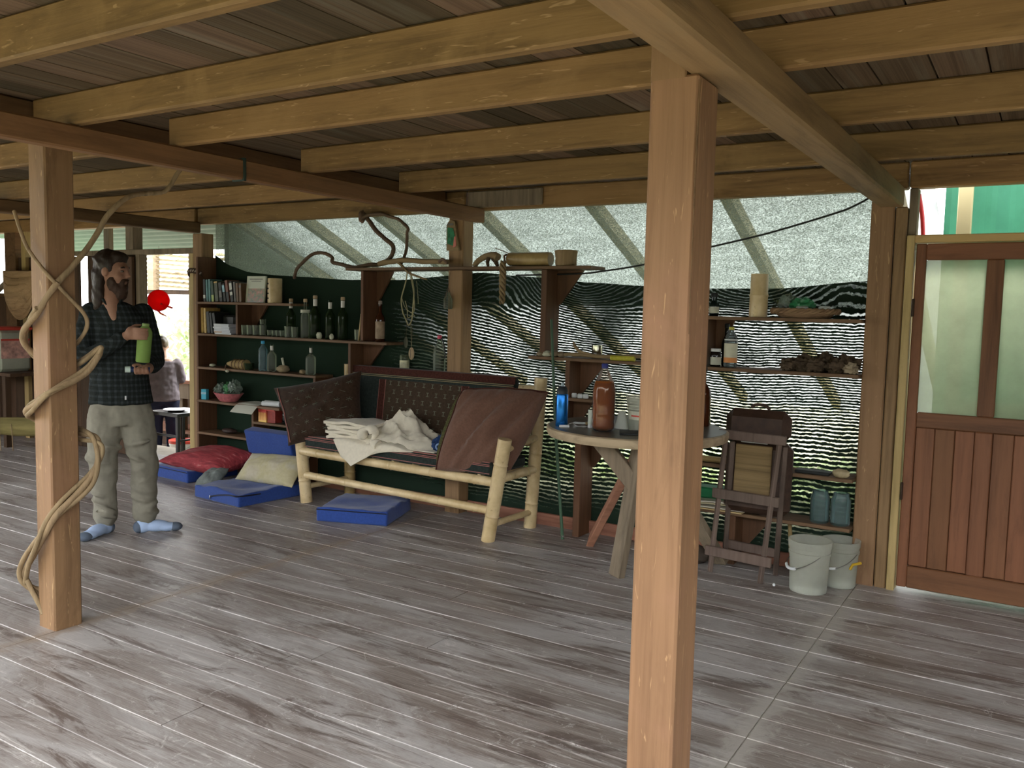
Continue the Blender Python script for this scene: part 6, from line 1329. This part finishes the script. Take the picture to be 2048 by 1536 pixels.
for cx, cy, r0, zs in ((-.112, -.015, .078, (.14,.18,.23,.29,.36,.44,.52,.6)), (.133, -.02, .08, (.145,.19,.24,.30,.37,.45,.53,.62))):
    for i, z in enumerate(zs):
        a0 = random.uniform(150, 260); sw = random.uniform(90, 150); dz = random.choice((-1, 1))*random.uniform(.03, .07); rr_ = r0+(.018 if z > .5 else 0)+(.008 if z > .4 else 0)
        tube(tr, [(cx+rr_*math.cos(R(a0+sw*t)), cy+rr_*math.sin(R(a0+sw*t)), z+dz*(t-.5)) for t in [k/8 for k in range(9)]], [.004+.013*math.sin(math.pi*k/8) for k in range(9)], 8)
rem('trousers', tr, tm, mn, .009, 2, .03, .10)
g = G(); box(g, .02,.03,-.142,-.138,.915,.94); obj('shirt_tag', g, whitep, mn)
sockb = plain('pale_blue_sock', (.40,.52,.75), .9); sockd = plain('grey_blue_sock', (.11,.14,.19), .9)
def foot(hx, hy, ang):
    d = Matrix.Translation((hx, hy, 0)) @ Matrix.Rotation(ang, 4, 'Z') @ Matrix.Diagonal((1.18, 1.12, 1.12, 1))
    g = G(); P_ = [(0,0,.10),(.0,0,.055),(.05,0,.05),(.12,0,.036),(.165,0,.028)]
    ell(g, (.0,0,.04),(.045,.036,.042),d); ell(g,(.07,0,.038),(.075,.042,.036),d); ell(g,(.13,0,.028),(.06,.046,.027),d); limb(g, [d @ Vector((-.005,0,.105)), d @ Vector((.01,0,.055))], [.036,.042])
    o = rem('sock', g, sockb, mn, .008, 3)
    g = G(); ell(g,(.172,0,.026),(.042,.045,.0265),d); o2 = rem('sock_toe', g, sockd, o, .008, 2)
    g = G(); ell(g,(-.022,0,.036),(.032,.037,.038),d); o3 = rem('sock_heel', g, sockd, o, .008, 2)
foot(.12, -.05, R(-4)); foot(-.105, .0, R(-128))
hr = G()
for cc, r in [((-.022,0,.028),(.099,.092,.098)), ((.03,0,.075),(.065,.068,.045)), ((-.055,0,-.06),(.062,.085,.10)), ((-.055,.02,-.15),(.05,.075,.09)), ((-.045,-.045,-.17),(.045,.04,.09)), ((-.05,-.05,-.07),(.04,.036,.09)), ((-.045,-.035,-.23),(.035,.035,.06)), ((-.05,.05,-.2),(.04,.035,.09))]: ell(hr, cc, r, Mh, 16, 10, .15, 4, 3)
rem('hair', hr, hairm, mn, .009, 2, .018, .03)
bd_ = G()
for cc, r in [((.055,0,-.115),(.058,.058,.05)), ((.07,0,-.15),(.042,.045,.05)), ((.03,.05,-.085),(.03,.02,.05)), ((.03,-.05,-.085),(.03,.02,.05)), ((.095,0,-.058),(.016,.032,.009)), ((.085,.028,-.075),(.018,.012,.025)), ((.085,-.028,-.075),(.018,.012,.025)), ((.08,0,-.1),(.028,.035,.022))]: ell(bd_, cc, r, Mh, 14, 8, .15, 4, 5)
rem('beard', bd_, wood('dark_beard', (.02,.011,.007), (.065,.032,.02), 'Z', .6, 60, None, .05, .5, .3), mn, .008, 2, .014, .025)
gbt = empty('green_bottle', (0,0,0), label='pale green bottle held upright between the man\'s hands', cat='bottle'); gbt.location = mn.matrix_basis @ Vector((BC.x, BC.y, 1.175)) if False else (0,0,0)
rotm = Matrix.Rotation(R(56.3), 3, 'Z'); gl = rotm @ Vector((BC.x, BC.y, 0))+Vector((-5.205, 3.47, 1.165)); gbt.location = gl
g = G(); lathe(g, [(.036,0),(.043,.006),(.045,.17),(.043,.20),(.03,.225),(.02,.235)], 24, Matrix.Rotation(R(56.3),4,'Z') @ Matrix.Rotation(R(5),4,'Y')); obj('bottle_body', g, translucent('lime_plastic', (.36,.55,.16), (.4,.6,.2), .35), gbt, smooth=True)
g = G(); lathe(g, [(.022,.234),(.022,.25),(.018,.253)], 16, Matrix.Rotation(R(56.3),4,'Z') @ Matrix.Rotation(R(5),4,'Y')); obj('cap', g, plain('lime_cap', (.3,.45,.14), .4), gbt, smooth=True)
ml = rotm @ Vector((.085, -.262, 0))+Vector((-5.205, 3.47, 1.122)); mk_ = empty('blue_marker', ml, R(56.3), label='navy tube with white cap in the man\'s lower hand', cat='tube')
g = G(); tube(g, [(-.03,0,0),(.085,.0,-.004)], .018, 14); obj('tube_body', g, plain('marker_navy', (.012,.03,.10), .4), mk_, smooth=False)
g = G(); tube(g, [(-.062,0,.0),(-.03,0,0)], [.019,.02], 14); obj('tube_cap', g, plain('marker_cap', (.6,.72,.66), .4), mk_, smooth=False)

# woman in the kitchen, seen from behind
wm = empty('person', (-9.08, 6.62, -.40), R(53), label='person with tied hair in grey top and navy trousers at the kitchen counter', cat='person')
b2 = G(); Mw = head_parts(b2, (-.02,.02,1.445), R(100), R(14), .92)
limb(b2, [(0,0,1.25),(-.01,.0,1.34),(-.015,.01,1.42)], [.06,.048,.05]); rings(b2, [(0,0,.80,.14,.10,0),(0,0,1.0,.13,.10,0),(0,0,1.2,.16,.10,0),(0,0,1.28,.10,.07,0)])
limb(b2, [(.165,.0,1.22),(.205,.04,1.0),(.12,.25,.98)], [.045,.036,.026]); limb(b2, [(-.165,.0,1.22),(-.205,.04,1.0),(-.12,.25,.98)], [.045,.036,.026])
for s_ in (1,-1):
    ell(b2, (s_*.10,.30,.985), (.035,.045,.02))
    for k in range(4): limb(b2, [(s_*.12-s_*.017*k,.33,.985),(s_*.118-s_*.017*k,.365,.975),(s_*.116-s_*.017*k,.39,.965)], [.009,.008,.007], 6, 3)
    limb(b2, [(s_*.075,.28,.985),(s_*.055,.31,.985),(s_*.05,.33,.98)], [.01,.009,.008], 6, 3)
    limb(b2, [(s_*.085,0,.82),(s_*.09,-.01,.45),(s_*.09,.02,.08)], [.085,.055,.04]); ell(b2, (s_*.09,.07,.035), (.04,.11,.034))
rem('body', b2, plain('skin_tone_light', (.5,.33,.25), .55), wm, .009, 3); 
t2 = G(); rings(t2, [(0,0,.76,.19,.13,0),(0,0,.9,.175,.125,0),(0,0,1.05,.165,.12,0),(0,0,1.18,.175,.115,0),(0,0,1.25,.15,.09,0)])
limb(t2, [(.155,0,1.21),(.20,.02,1.03)], [.07,.06]); limb(t2, [(-.155,0,1.21),(-.20,.02,1.03)], [.07,.06]); rem('grey_top', t2, plain('grey_jersey', (.17,.15,.17), .9, .1, 0, .12, 25), wm, .011, 3, .02, .06)
t3 = G(); rings(t3, [(0,0,.86,.16,.115,0),(0,0,.78,.17,.125,0),(0,0,.72,.165,.12,0)])
for s_ in (1,-1): limb(t3, [(s_*.085,0,.76),(s_*.09,-.01,.45),(s_*.09,.01,.10)], [.10,.075,.06])
rem('navy_trousers', t3, plain('navy_cotton', (.014,.018,.045), .9), wm, .012, 3, .015, .06)
h2 = G()
for cc, r in [((-.015,0,.02),(.098,.088,.102)), ((-.10,0,.02),(.045,.045,.045)), ((.03,0,.07),(.06,.06,.045))]: ell(h2, cc, r, Mw, 16, 10, .12, 4, 7)
rem('hair', h2, wood('olive_brown_hair', (.05,.04,.022), (.14,.11,.065), 'Z', .5, 50, None, .05, .4, .4), wm, .009, 2)
